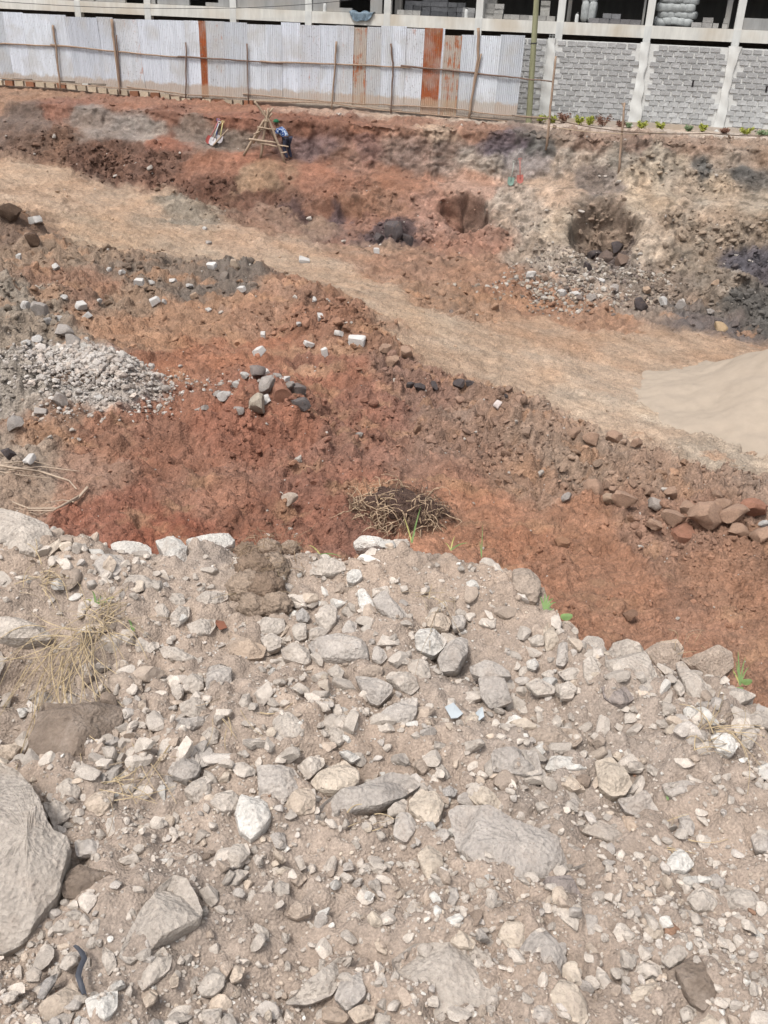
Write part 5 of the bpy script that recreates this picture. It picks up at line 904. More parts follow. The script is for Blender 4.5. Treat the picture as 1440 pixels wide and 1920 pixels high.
# ------------------------------------------------------------------ corrugated sheet fence
M_zinc = {}
def zinc(name, rgb, rust, rgb2=(178, 104, 62)):
    m, nt, b = newmat(name); b.inputs['Roughness'].default_value = .5; b.inputs['Specular IOR Level'].default_value = .4
    tc = nt.nodes.new('ShaderNodeTexCoord').outputs['Object']; oi = nt.nodes.new('ShaderNodeObjectInfo')
    va = nd(nt, 'ShaderNodeVectorMath', operation='ADD'); ml = nd(nt, 'ShaderNodeMath', operation='MULTIPLY'); ml.inputs[1].default_value = 53.0; nt.links.new(oi.outputs['Random'], ml.inputs[0]); nt.links.new(tc, va.inputs[0]); nt.links.new(ml.outputs[0], va.inputs[1])
    mp = nd(nt, 'ShaderNodeMapping'); mp.inputs['Scale'].default_value = (9, 9, .7); nt.links.new(va.outputs[0], mp.inputs[0])
    n = nd(nt, 'ShaderNodeTexNoise', Scale=1.0, Detail=6.0, Roughness=.65); nt.links.new(mp.outputs[0], n.inputs['Vector'])
    n2 = nd(nt, 'ShaderNodeTexNoise', Scale=2.6, Detail=7.0, Roughness=.7); nt.links.new(va.outputs[0], n2.inputs['Vector'])
    c = mul(nt, (*lin(rgb), 1), ramp(nt, n.outputs[0], [(.3, .82), (.7, 1.1)])); c = mul(nt, c, oi.outputs['Color'])
    f = nd(nt, 'ShaderNodeMath', operation='ADD'); nt.links.new(n.outputs[0], f.inputs[0]); nt.links.new(n2.outputs[0], f.inputs[1]); f2 = nd(nt, 'ShaderNodeMath', operation='MULTIPLY'); f2.inputs[1].default_value = .5; nt.links.new(f.outputs[0], f2.inputs[0])
    c2 = mul(nt, (*lin(rgb2), 1), ramp(nt, n2.outputs[0], [(.3, .6), (.7, 1.25)])); t0 = {0: .64, 1: .56, 2: .50, 3: .37}[rust]
    c = mul(nt, c, c2, ramp(nt, f2.outputs[0], [(t0, 0), (t0 + (.07 if rust == 2 else .12 if rust == 3 else .09), 1.0 if rust > 1 else .8)]), 'MIX')
    sp = nd(nt, 'ShaderNodeTexNoise', Scale=13.0, Detail=3.0); nt.links.new(va.outputs[0], sp.inputs['Vector'])
    c = mul(nt, c, (*lin((150, 146, 142)), 1), ramp(nt, sp.outputs[0], [(.60, 0), (.66, .55 if rust else .3)]), 'MIX')
    sx_ = nt.nodes.new('ShaderNodeSeparateXYZ'); nt.links.new(tc, sx_.inputs[0]); hz = nd(nt, 'ShaderNodeMath', operation='MULTIPLY_ADD'); nt.links.new(n2.outputs[0], hz.inputs[0]); hz.inputs[1].default_value = -.62; nt.links.new(sx_.outputs[2], hz.inputs[2])
    c = mul(nt, c, (*lin((196, 172, 146)), 1), ramp(nt, hz.outputs[0], [(-.0, .75), (.0001 + .0, .75)] if False else [(0.0, .7), (.10, 0.0)]), 'MIX')
    n5 = nd(nt, 'ShaderNodeTexNoise', Scale=.9, Detail=4.0); nt.links.new(va.outputs[0], n5.inputs['Vector']); c = mul(nt, c, (*lin((200, 196, 190)), 1), ramp(nt, n5.outputs[0], [(.5, 0), (.68, .55)]), 'MIX')
    nt.links.new(c, b.inputs['Base Color']); return m
MZN = [zinc('zinc_clean', (236, 242, 250), 0), zinc('zinc_stained', (228, 232, 238), 1), zinc('zinc_rusty', (210, 196, 180), 2), zinc('zinc_rust', (190, 140, 105), 3, (170, 92, 50))]
f0 = W3(s_of(985, 217, 0), 0, 3.88)
fence = empty('sheet_fence', 'long fence of pale corrugated iron sheets with pole rails, some sheets rusty', 'fence', tuple(f0), FANG)
def fl(px, py, u=0.0): p = on_u(np.float64(px), np.float64(py), u) - f0; return np.array((p @ TV, -(p @ NV), p[2]))
SHEETS = [(-62, -18, 20, 0), (-20, 4, 21, 0), (2, 42, 22, 0), (40, 92, 25, 0), (90, 123, 27, 0), (121, 181, 31, 0), (180, 211, 31.5, 0), (209, 256, 35, 1), (254, 299, 36, 0), (297, 346, 37, 0), (344, 372, 38, 0), (371, 385, 39, 3), (383, 421, 39, 1), (419, 463, 41, 0), (461, 499, 45, 0), (497, 528, 46, 0),
          (527, 563, 41.5, 0), (561, 601, 46.5, 1), (599, 633, 47, 0), (631, 664, 47.5, 1), (663, 692, 51, 2), (689, 717, 50, 1), (715, 739, 48, 0), (737, 763, 48.5, 0), (762, 797, 53, 1), (797, 831, 52, 3), (829, 835, 53, 0), (833, 867, 66, 2), (866, 894, 65, 0), (892, 941, 66, 0), (939, 985, 65, 0)]
BX = [-80, 0, 110, 220, 300, 345, 460, 527, 563, 630, 733, 797, 893, 990]; BY = [140, 147, 152, 165, 171, 181, 185, 186, 184, 191, 201, 213, 217, 219]
rgf = np.random.default_rng(31)
for i, (x0, x1, yt, ru) in enumerate(SHEETS):
    lean = (720 - (x0 + x1) / 2) * .028 * 0 + (10 if 80 < x0 < 215 else 0)
    yb = np.interp((x0 + x1) / 2, BX, BY) + rgf.uniform(-1.5, 1.5); uo = .012 * (i % 2) + .004
    a, b_, c_, d_ = fl(x0 - 0 + 0, yt, uo), fl(x1, yt + (x1 - x0) * .035, uo), fl(x1 + lean - (x1 - 560) * .040 * (1 if not lean else .6), yb + (x1 - x0) * .03, uo), fl(x0 + lean - (x0 - 560) * .040 * (1 if not lean else .6), yb, uo)
    wd = np.linalg.norm(b_ - a); nw = max(2, int(round(wd / .078))); nn = nw * 6 + 1; V = []; F = []; nzr = 5
    for j in range(nzr):
        t = j / (nzr - 1)
        for k in range(nn):
            w_ = k / (nn - 1); p = (a * (1 - w_) + b_ * w_) * (1 - t) + (d_ * (1 - w_) + c_ * w_) * t
            V.append(p + np.array((0, .014 * math.sin(w_ * nw * 2 * math.pi) + .012 * math.sin(t * 5 + i), 0)))
    for j in range(nzr - 1):
        for k in range(nn - 1): F.append((j * nn + k, j * nn + k + 1, (j + 1) * nn + k + 1, (j + 1) * nn + k))
    tn = rgf.choice([.80, .88, .95, 1.0, 1.05]) * rgf.uniform(.97, 1.03); o = obj('corrugated_sheet', fast_mesh('corrugated_sheet', np.array(V), np.array(F)), MZN[ru], fence, color=(tn, tn, tn * rgf.uniform(1, 1.03)))
    if ru >= 2: tag(o, 'rusty orange-brown corrugated sheet')
M_wood = plain('weathered_pole', (172, 148, 128), .9, .25, 6, (2, 2, .5), .5); M_wood2 = plain('dark_pole', (132, 110, 98), .9, .25, 6, (2, 2, .5), .5)
def wpole(name, pts, r, mat, parent=fence, n=7, u=.06):
    m = MB(); q = [fl(x, y, u) for x, y in pts]; p = []
    for i in range(len(q) - 1):
        for t in np.linspace(0, 1, 6, endpoint=False): p.append(q[i] + (q[i + 1] - q[i]) * t + rgf.normal(0, .008, 3))
    p.append(q[-1]); m.tube(p, [r * (1.12 - .3 * i / len(p)) * rgf.uniform(.93, 1.07) for i in range(len(p))], n); return obj(name, smooth(m.mesh(name)), mat, parent)
for pts in (((-40, 79), (7, 82), (125, 87)), ((95, 84), (213, 96), (335, 107)), ((333, 106), (430, 112), (530, 119)), ((488, 115), (627, 120), (770, 127)), ((752, 123), (887, 137), (960, 145), (1036, 153))): wpole('rail', pts, .032, M_wood2 if pts[0][0] in (333, 752) else M_wood, u=.07)
for pts in (((-40, 144), (0, 147), (80, 152)), ((52, 153), (150, 160), (262, 167)), ((238, 163), (345, 177), (470, 184)), ((455, 176), (627, 192), (733, 197)), ((720, 196), (847, 203), (913, 213), (1030, 222)), ((480, 190), (620, 193), (700, 205), (960, 228))): wpole('rail', pts, .024, M_wood, u=.07)
for pts, r, mt in ((((99, 47), (105, 88), (114, 172)), .045, M_wood), (((209, 36), (216, 95), (225, 176)), .055, M_wood), (((218, 66), (222, 120), (226, 175)), .03, M_wood2), (((349, 80), (348, 187)), .03, M_wood2), (((463, 82), (466, 194)), .028, M_wood2), (((631, 77), (628, 130), (621, 208)), .038, M_wood), (((733, 82), (737, 126), (733, 213)), .036, M_wood2), (((897, 52), (896, 110), (878, 228)), .055, M_wood), (((902, 100), (884, 190)), .03, M_wood)):
    wpole('post', pts, r, mt, u=.11)
m0 = MB(); m0.box((0, 0, 0), (.40, .14, .2), None, .008); PLB = m0.mesh('plinth_block'); PLB.materials.append(soil_mat('tan_stone', 'obj', (4, 12, 40), .5, .01, .2)); x = -60.0
while x < 480:
    yb = np.interp(x, BX, BY) + 6; p = fl(x, yb, .0); o = obj('plinth_block', PLB, None, fence, tuple(p - np.array((0, .02, .05))), (0, rgf.normal(0, .02), rgf.normal(0, .05)), lin(np.array((206, 188, 164) if rgf.random() < .75 else (160, 112, 86)) * rgf.uniform(.9, 1.05))); x += 19.5
# ------------------------------------------------------------------ stakes with ropes at the right, beyond the fence end
def stake(x0, y0, x1, y1, r, label):
    b_ = drop(x1, y1); u = float(u_of(b_[0], b_[1])); t = on_u(np.float64(x0), np.float64(y0), u - .1); m = MB(); n = 9; q = [(t - b_) * i / n + rgf.normal(0, .006, 3) for i in range(n + 1)]; q[0] = q[0] - (t - b_) * .06
    m.tube(q, [r * (1.1 - .03 * i) for i in range(n + 1)], 7); o = obj('stake', smooth(m.mesh('stake')), M_wood, None, tuple(b_)); return tag(o, label, 'stake'), b_, t
st1, b1, t1 = stake(1042, 105, 1024, 270, .045, 'slim wooden stake at the end of the sheet fence'); st2, b2, t2 = stake(1171, 192, 1161, 316, .045, 'forked wooden stake in the bank in front of the block wall')
m = MB(); ft = (t2 - b2); m.tube([ft * .93, ft * .98 + TV * -.10 + np.array((0, 0, .03))], [.03, .02], 6); obj('fork', m, M_wood, st2)
M_rope = plain('rope', (120, 104, 92), .9, .15); M_rope2 = plain('pale_rope', (196, 176, 150), .9, .15)
def rope(pts, r, mat, label):
    b_ = pts[0]; m = MB(); q = []
    for i in range(len(pts) - 1):
        for t in np.linspace(0, 1, 9, endpoint=False): q.append(pts[i] + (pts[i + 1] - pts[i]) * t - np.array([0, 0, .05 * math.sin(math.pi * t)]) - b_)
    q.append(pts[-1] - b_); m.tube(q, r, 5); tag(obj('rope', m, mat, None, tuple(b_)), label, 'rope')
def stk(b_, t, f): return b_ + (t - b_) * f + np.array([0, -.05, 0])
r0 = f0 + np.array(RF @ fl(960, 216, .08)); 
rope([r0, stk(b1, t1, .31), stk(b2, t2, .58), on_u(np.float64(1330), np.float64(250), 1.6), on_u(np.float64(1470), np.float64(254), 1.6)], .018, M_rope, 'dark rope strung from the fence end past the two stakes')
rope([stk(b1, t1, .22), stk(b2, t2, .545), on_u(np.float64(1250), np.float64(247), 1.8)], .014, M_rope2, 'pale thin rope tied between the two stakes')
# ------------------------------------------------------------------ shrubs along the wall
M_leafg = plain('yellow_green_leaf', (178, 184, 84), .7, .3, 30, bump=0); M_leafr = plain('red_brown_leaf', (140, 104, 88), .7, .3, 30, bump=0); M_leafd = plain('dull_green_leaf', (140, 160, 120), .7, .3, 30, bump=0); M_twig = plain('twig', (110, 88, 70), .9, .2)
def shrub(x, y, wpx, hpx, mat, label, n=260):
    u = -.9; b_ = on_u(np.float64(x), np.float64(y), u); b_[2] = H(b_[0], b_[1]) - .02; z_ = zc(b_); w_ = wpx / FPX * z_; h_ = hpx / FPX * z_ / 1.1
    e = empty('shrub', label, 'shrub', tuple(b_), 0, 'low shrubs planted along the block wall'); m = MB(); st = MB()
    for i in range(7):
        a = rgf.uniform(0, 6.28); tip = np.array((math.cos(a) * w_ * .35, math.sin(a) * w_ * .35, h_ * rgf.uniform(.6, .95))); st.tube([(0, 0, -.03), tip * .5 + np.array((0, 0, .03)), tip], [.012, .009, .004], 4)
        for k in range(n // 7):
            t = rgf.uniform(.25, 1.1); c = tip * t + rgf.normal(0, .22, 3) * (w_ * .42, w_ * .42, h_ * .42); c[2] = abs(c[2]) + .02; d = rgf.normal(size=3); d /= np.linalg.norm(d); q = np.cross(d, rgf.normal(size=3)); q /= np.linalg.norm(q); l_ = rgf.uniform(.035, .065)
            m.add([c - d * l_, c + q * l_ * .45, c + d * l_, c - q * l_ * .45], [(0, 1, 2, 3)])
    obj('foliage', m, mat, e); obj('stem', st, M_twig, e)
for a in ((1012, 222, 30, 14, M_leafg, 'small yellow-green shrub just right of the utility pole'), (1036, 224, 20, 14, M_leafg, 'yellow-green shrub behind the slim stake'), (1058, 225, 30, 20, M_leafr, 'reddish-brown shrub left of the two bright green ones'), (1087, 226, 21, 18, M_leafg, 'bright green shrub, left one of the touching pair'), (1106, 228, 17, 17, M_leafg, 'bright green shrub, right one of the touching pair'),
          (1132, 230, 34, 21, M_leafr, 'widest reddish-brown shrub left of the forked stake'), (1163, 231, 22, 12, M_leafr, 'low reddish-brown shrub behind the forked stake'), (1180, 233, 15, 9, M_leafd, 'tiny dull green plant right of the forked stake'), (1204, 234, 20, 14, M_leafg, 'yellow-green shrub below the second wall column'), (1237, 237, 20, 13, M_leafg, 'yellow-green shrub in the middle of the second wall bay'),
          (1292, 240, 16, 11, M_leafd, 'dull green shrub left of the third wall column'), (1318, 241, 16, 15, M_leafg, 'thin yellowish shrub by the third wall column'), (1358, 243, 24, 11, M_leafr, 'brown dry shrub at the foot of the third wall column'), (1399, 246, 28, 15, M_leafg, 'bright green rounded shrub near the right edge'), (1430, 249, 30, 10, M_leafd, 'low bluish green plants at the right edge by the wall')): shrub(*a)
# ------------------------------------------------------------------ pole tripod on the bench
rgt = np.random.default_rng(3); bt = drop(500, 294); ub = float(u_of(bt[0], bt[1])); M_pole3 = plain('stripped_pole', (186, 164, 142), .85, .22, 5, (2, 2, .5), .5)
tri = empty('pole_tripod', 'tripod of rough wooden poles lashed together, standing on the bench beside the worker', 'tripod', tuple(bt))
def upt(x, y, du): return on_u(np.float64(x), np.float64(y), ub + du) - bt
def tpole(name, pts, r, par=tri):
    m = MB(); q = []
    for i in range(len(pts) - 1):
        for t in np.linspace(0, 1, 5, endpoint=False): q.append(pts[i] + (pts[i + 1] - pts[i]) * t + rgt.normal(0, .006, 3))
    q.append(pts[-1]); m.tube(q, [r * (1.1 - .25 * i / len(q)) for i in range(len(q))], 7); return obj(name, smooth(m.mesh(name)), M_pole3, par)
for pts, r in (([(458, 290, .45), (493, 229, .0), (512, 203, -.18)], .05), ([(487, 294, .15), (499, 228, .05), (504, 203, 0)], .05), ([(537, 303, -.05), (506, 229, -.02), (490, 207, .1), (477, 190, .2)], .045), ([(517, 264, -.5), (503, 238, -.15), (496, 207, .1)], .04), ([(475, 268, -.55), (497, 230, -.1), (510, 213, .05)], .038)):
    q = [upt(*p) for p in pts]
    if pts[0][1] > 280: q[0] = drop(pts[0][0], pts[0][1]) - bt
    tpole('pole', q, r)
for pts, r in (([(466, 261, .35), (518, 268, .02)], .042), ([(482, 267, .2), (520, 275, .05)], .036), ([(483, 239, .2), (518, 243, -.1)], .03), ([(476, 252, .25), (494, 243, -.2)], .028), ([(522, 272, .06), (541, 275, .0)], .028), ([(527, 287, .03), (538, 285, .0)], .028)): tpole('crossbar', [upt(*p) for p in pts], r)
m = MB(); c_ = upt(499, 227, .03); m.tube([c_ + .07 * np.array((math.cos(a) * 1.3, math.sin(a), .05 * math.sin(a * 2.3))) for a in np.linspace(0, 18, 60)], .014, 5); obj('lashing', m, M_rope2, tri)
# ------------------------------------------------------------------ the worker, bent beside the tripod
def skin_mesh(name, verts, edges, radii, levels=2, root=0):
    me = bpy.data.meshes.new(name); me.from_pydata(verts, edges, []); o = bpy.data.objects.new(name, me); COL.objects.link(o)
    md = o.modifiers.new('s', 'SKIN'); md.use_smooth_shade = True
    for i, r in enumerate(radii): me.skin_vertices[0].data[i].radius = (r, r) if np.isscalar(r) else r; me.skin_vertices[0].data[i].use_root = (i == root)
    sb = o.modifiers.new('d', 'SUBSURF'); sb.levels = levels; sb.render_levels = levels
    dg = bpy.context.evaluated_depsgraph_get(); out = bpy.data.meshes.new_from_object(o.evaluated_get(dg)); bpy.data.objects.remove(o); out.name = name; out.materials.clear(); smooth(out); return out
bw = drop(541, 299); M_skin = plain('skin', (112, 84, 70), .6, .1); 
m_, nt_s, b_s = newmat('blue_print_shirt'); tcs = nt_s.nodes.new('ShaderNodeTexCoord').outputs['Object']; vs = nd(nt_s, 'ShaderNodeTexVoronoi', Scale=16.0); nt_s.links.new(tcs, vs.inputs['Vector']); cs_ = mul(nt_s, (*lin((54, 88, 158)), 1), (*lin((205, 220, 238)), 1), ramp(nt_s, vs.outputs['Distance'], [(.52, 0), (.62, 1)]), 'MIX'); nt_s.links.new(cs_, b_s.inputs['Base Color']); M_shirt = m_
M_trouser = plain('dark_trousers', (62, 64, 82), .9, .2); M_hat = plain('green_hat', (40, 104, 70), .8, .15); M_eye = plain('eye', (235, 232, 225), .4, .02); M_hair = plain('hair', (38, 32, 30), .9, .1)
J = dict(pel=(-.05, .03, .80), w=(-.15, .06, .93), ch=(-.30, .09, 1.08), nk=(-.39, .11, 1.19), hd=(-.46, .13, 1.29), hd2=(-.48, .135, 1.36), sl=(-.42, -.05, 1.10), sr=(-.26, .23, 1.13), el=(-.42, -.20, .88), wl_=(-.47, -.08, .69), hl=(-.49, -.03, .65), er=(-.46, .36, .98), wr=(-.66, .30, .93), hr=(-.71, .28, .91),
         hpl=(-.08, -.07, .75), hpr=(0.0, .12, .75), kl=(-.17, -.02, .42), kr=(-.02, .27, .43), al=(-.02, -.07, .08), ar=(.10, .14, .08), fl=(-.13, -.05, .03), fr=(-.01, .20, .03))
kn = list(J); ix = {k: i for i, k in enumerate(kn)}; V = [J[k] for k in kn]
E = [('pel', 'w'), ('w', 'ch'), ('ch', 'nk'), ('nk', 'hd'), ('hd', 'hd2'), ('ch', 'sl'), ('ch', 'sr'), ('sl', 'el'), ('el', 'wl_'), ('wl_', 'hl'), ('sr', 'er'), ('er', 'wr'), ('wr', 'hr'), ('pel', 'hpl'), ('pel', 'hpr'), ('hpl', 'kl'), ('kl', 'al'), ('al', 'fl'), ('hpr', 'kr'), ('kr', 'ar'), ('ar', 'fr')]
Rb = dict(pel=.125, w=.115, ch=.13, nk=.055, hd=.085, hd2=.08, sl=.06, sr=.06, el=.042, wl_=.030, hl=.034, er=.042, wr=.030, hr=.034, hpl=.085, hpr=.085, kl=.058, kr=.058, al=.038, ar=.038, fl=.034, fr=.034)
person = tag(obj('person', skin_mesh('person', V, [(ix[a], ix[b]) for a, b in E], [Rb[k] for k in kn]), M_skin, None, tuple(bw)), 'worker in green hat, blue patterned shirt and dark trousers bending beside the pole tripod', 'person')
sub = ['pel', 'w', 'ch', 'nk', 'sl', 'sr', 'el', 'er']; Ss = {k: i for i, k in enumerate(sub)}; Vs = [np.array(J[k]) for k in sub]; Vs[Ss['nk']] = np.array(J['ch']) * .4 + np.array(J['nk']) * .6; Vs[Ss['el']] = np.array(J['sl']) * .25 + np.array(J['el']) * .75; Vs[Ss['er']] = np.array(J['sr']) * .25 + np.array(J['er']) * .75
obj('shirt', skin_mesh('shirt', [tuple(v) for v in Vs], [(Ss[a], Ss[b]) for a, b in (('pel', 'w'), ('w', 'ch'), ('ch', 'nk'), ('ch', 'sl'), ('ch', 'sr'), ('sl', 'el'), ('sr', 'er'))], [.15, .145, .155, .08, .08, .08, .062, .062]), M_shirt, person)
sub = ['pel', 'hpl', 'hpr', 'kl', 'kr', 'al', 'ar']; Ss = {k: i for i, k in enumerate(sub)}; Vs = [np.array(J[k]) for k in sub]
obj('trousers', skin_mesh('trousers', [tuple(v) for v in Vs], [(0, 1), (0, 2), (1, 3), (2, 4), (3, 5), (4, 6)], [.142, .108, .108, .078, .078, .06, .06]), M_trouser, person)
hc = np.array(J['hd']) * .3 + np.array(J['hd2']) * .7; hv = ICO[3][0] * (.112, .118, .10); hv = hv[:, :] + 0; me = fast_mesh('hat', np.where(hv[:, 2:3] < -.01, hv * (1, 1, .12), hv) + hc + (0, 0, .03), ICO[3][1]); hat = obj('hat', me, M_hat, person)
m = MB(); m.tube([hc + (0, 0, .022), hc + (0, 0, .036)], [.135, .118], 18); obj('brim', smooth(m.mesh('brim')), M_hat, hat)
fd = np.array((-.80, .55, -.25)); fd /= np.linalg.norm(fd); sd_ = np.cross(fd, (0, 0, 1)); sd_ /= np.linalg.norm(sd_); hm = np.array(J['hd']) * .6 + np.array(J['hd2']) * .4
for sg in (-1, 1):
    obj('eye', fast_mesh('eye', ICO[2][0] * .012 + hm + fd * .078 + sd_ * sg * .032, ICO[2][1]), M_eye, person); obj('ear', fast_mesh('ear', ICO[2][0] * (.014, .02, .028) + hm + sd_ * sg * .088, ICO[2][1]), M_skin, person)
m = MB(); m.tube([hm + fd * .08 + (0, 0, .005), hm + fd * .105 - (0, 0, .022)], [.010, .016], 7); obj('nose', smooth(m.mesh('nose')), M_skin, person); m = MB(); m.tube([hm + fd * .085 - (0, 0, .048) - sd_ * .024, hm + fd * .09 - (0, 0, .05), hm + fd * .085 - (0, 0, .048) + sd_ * .024], .007, 6); obj('mouth', m, M_hair, person)
for base, end, sg in (('wl_', 'hl', 1), ('wr', 'hr', -1)):
    a, b_ = np.array(J[base]), np.array(J[end]); d = (b_ - a) / np.linalg.norm(b_ - a); s_ = np.cross(d, (0, .3, 1)); s_ /= np.linalg.norm(s_); n_ = np.cross(d, s_); m = MB()
    for k, ln_ in enumerate((.065, .078, .082, .074)): o_ = b_ + s_ * (k - 1.5) * .018; m.tube([o_, o_ + d * ln_ * .55, o_ + d * ln_ * .8 - n_ * .022], [.010, .009, .007], 6)
    o_ = a * .4 + b_ * .6 - s_ * .03; m.tube([o_, o_ - s_ * .03 + d * .025, o_ - s_ * .035 + d * .055], [.011, .010, .008], 6); obj('fingers', smooth(m.mesh('fingers')), M_skin, person)
# ------------------------------------------------------------------ shovels
def shovel(top, bot, hcol, bcol, label, dgrip=True, tilt=.25):
    b_ = drop(*bot); u = float(u_of(b_[0], b_[1])); t = on_u(np.float64(top[0]), np.float64(top[1]), u - tilt); e = empty('shovel', label, 'shovel', tuple(b_)); ax = t - b_; L = np.linalg.norm(ax); ax /= L; sd = np.cross(ax, NV); sd /= np.linalg.norm(sd); fr = np.cross(sd, ax)
    m = MB(); m.tube([ax * L * .28, ax * L * .6, ax * L * .93], [.022, .020, .02], 8); obj('shaft', smooth(m.mesh('shaft')), plain('shaft_paint', hcol, .6, .12), e)
    V = []; F = []; R_, C_ = 9, 7
    for r in range(R_):
        f = r / (R_ - 1); hw = .125 * (1 - (1 - min(1, f * 2.2)) ** 2) ** .5 if f < .46 else .125 * (1 - .15 * max(0, f - .85) / .15)
        for c in range(C_): a = c / (C_ - 1) * 2 - 1; V.append(ax * L * .02 + ax * .32 * f + sd * hw * a + fr * (.035 * a * a - .02 * f))
    for r in range(R_ - 1):
        for c in range(C_ - 1): F.append((r * C_ + c, r * C_ + c + 1, (r + 1) * C_ + c + 1, (r + 1) * C_ + c))
    V2 = [v - fr * .004 for v in V]; n = len(V); F += [tuple(i + n for i in q[::-1]) for q in F]; m = MB(); m.add(V + V2, F); bl = obj('blade', smooth(m.mesh('blade'), 50), plain('blade_paint', bcol, .5, .2, 12), e)
    m = MB(); m.tube([ax * L * .24, ax * L * .34], [.03, .026], 8); obj('socket', m, plain('socket_paint', bcol, .5, .1), bl)
    if dgrip:
        m = MB(); m.tube([ax * L * .91, ax * L * .95 + sd * .05, ax * L + sd * .055], .012, 6); m.tube([ax * L * .91, ax * L * .95 - sd * .05, ax * L - sd * .055], .012, 6); m.tube([ax * L + sd * .06, ax * L - sd * .06], .016, 6); obj('grip', m, plain('grip_paint', hcol, .6, .1), e)
shovel((411, 224), (388, 268), (206, 132, 128), (176, 84, 78), 'shovel with pink shaft and red blade, leftmost of the leaning bundle', tilt=.3); shovel((412, 228), (397, 271), (214, 208, 200), (206, 202, 204), 'shovel with white shaft and pale blade in the leaning bundle', tilt=.35)
shovel((409, 223), (402, 268), (84, 110, 176), (150, 150, 158), 'shovel with blue shaft in the middle of the leaning bundle', tilt=.3); shovel((418, 227), (409, 266), (214, 200, 140), (190, 184, 186), 'shovel with yellow shaft, rightmost of the leaning bundle', tilt=.25)
b_ = drop(399, 271); u_ = float(u_of(b_[0], b_[1])); t_ = on_u(np.float64(428), np.float64(242), u_ - .1); m = MB(); m.tube([(t_ - b_) * q for q in np.linspace(0, 1, 7)], [.035, .034, .033, .032, .03, .03, .028], 7); tag(obj('wooden_pole', smooth(m.mesh('wooden_pole')), M_pole3, None, tuple(b_)), 'short bare pole leaning to the right across the shovel bundle', 'pole')
shovel((964, 302), (957, 346), (170, 172, 164), (132, 158, 146), 'shovel with green blade standing against the right bank', tilt=.2); shovel((975, 297), (976, 344), (190, 128, 118), (184, 108, 98), 'red shovel standing right of the green one against the bank', tilt=.2)
# ------------------------------------------------------------------ uprooted clump with roots, dry branches
rc = drop(742, 962); M_darksoil = soil_mat('dark_root_soil', 'obj', (4, 14, 50), 1.0, .04, .35); M_root = plain('pale_root', (200, 174, 146), .9, .25, 20); M_root2 = plain('dark_root', (120, 98, 84), .9, .25, 20)
clump = empty('root_clump', 'uprooted clump of dark soil with tangled pale roots just beyond the crest', 'root clump', tuple(rc)); V, F = ICO[4]; q = V * (.84, .58, .42); q = q * (1 + .22 * fbm(V * 2.2, 4, 5) + .10 * billow(V * 6, 2, 8))[:, None] + (0, .1, .08)
for k_, (ox_, oy_, oz_, sc_) in enumerate(((0, .1, .02, .75), (-.5, .05, -.05, .5), (.45, .12, -.04, .55), (-.2, -.15, -.08, .5), (.25, -.12, -.05, .48), (.75, .05, -.12, .34), (-.8, .1, -.14, .3), (.1, .3, .12, .5))):
    g_ = V * (.72, .55, .46); g_ = g_ * (1 + .34 * fbm(V * 2.0 + 5 * k_, 4, 5) + .16 * billow(V * 5 + k_, 3, 8))[:, None] * sc_ + (ox_, oy_, oz_ + .05); obj('soil_lump', fast_mesh('soil_lump', g_, F), M_darksoil, clump, color=lin((150, 112, 92) if k_ % 2 else (118, 94, 84)))
def roots(name, n, mat, cen, spread, ln, r0, par, droop=.25, seed=0):
    g = np.random.default_rng(seed); m = MB()
    for _ in range(n):
        d = g.normal(size=3) * (1, .8, .7); d[1] -= .35; d[2] += .1; d /= np.linalg.norm(d); p = np.array(cen) + d * np.array(spread) * g.uniform(.75, 1.05); pts = [p.copy()]; v = d * .6 + g.normal(0, .5, 3); L = ln * g.uniform(.4, 1.2)
        for k in range(7): v = v + g.normal(0, .45, 3) + np.array((0, 0, -droop)); v /= np.linalg.norm(v); p = p + v * L / 7; p[2] = max(p[2], -.25); pts.append(p.copy())
        m.tube(pts, [r0 * g.uniform(.6, 1.3) * (1 - .1 * k) for k in range(8)], 4, False)
    return tag(obj(name, smooth(m.mesh(name)), mat, par), kind='stuff')
roots('roots', 260, M_root, (0, .05, .05), (.80, .54, .40), .6, .012, clump, .25, 1); roots('fine_roots', 420, M_root2, (0, .05, .05), (.85, .58, .44), .42, .006, clump, .2, 2)
def ground_strand(px, r, base, lift=.03):
    q = [drop(x, y) + np.array((0, -.02, lift)) - base for x, y in px]; out = []
    for i in range(len(q) - 1):
        for t in np.linspace(0, 1, 5, endpoint=False): out.append(q[i] + (q[i + 1] - q[i]) * t)
    out.append(q[-1]); n = len(out); return out, [r * (1.15 - .7 * i / n) for i in range(n)]
for lab, sets in (('bundle of dry grey branches lying at the left edge of the red earth', [([(-30, 872), (30, 880), (75, 886), (130, 905), (146, 922)], .02), ([(20, 884), (80, 877), (152, 887)], .012), ([(-20, 885), (40, 892), (100, 900)], .012), ([(10, 870), (60, 866), (110, 880)], .01)]), ('curved dry branch with twigs lying on red earth above the left crest', [([(170, 919), (150, 940), (110, 955), (60, 958), (25, 945)], .02), ([(150, 930), (100, 962), (50, 962)], .014), ([(120, 952), (70, 968), (30, 955)], .01), ([(140, 945), (115, 940), (80, 948)], .009)])):
    b_ = drop(*sets[0][0][2]); e = empty('dry_branch', lab, 'branch', tuple(b_))
    for px, r in sets: o_, rr = ground_strand(px, r, b_, .05); m = MB(); m.tube(o_, rr, 6); obj('stem', smooth(m.mesh('stem')), plain('dry_branch', (196, 176, 156), .9, .2, 8), e)
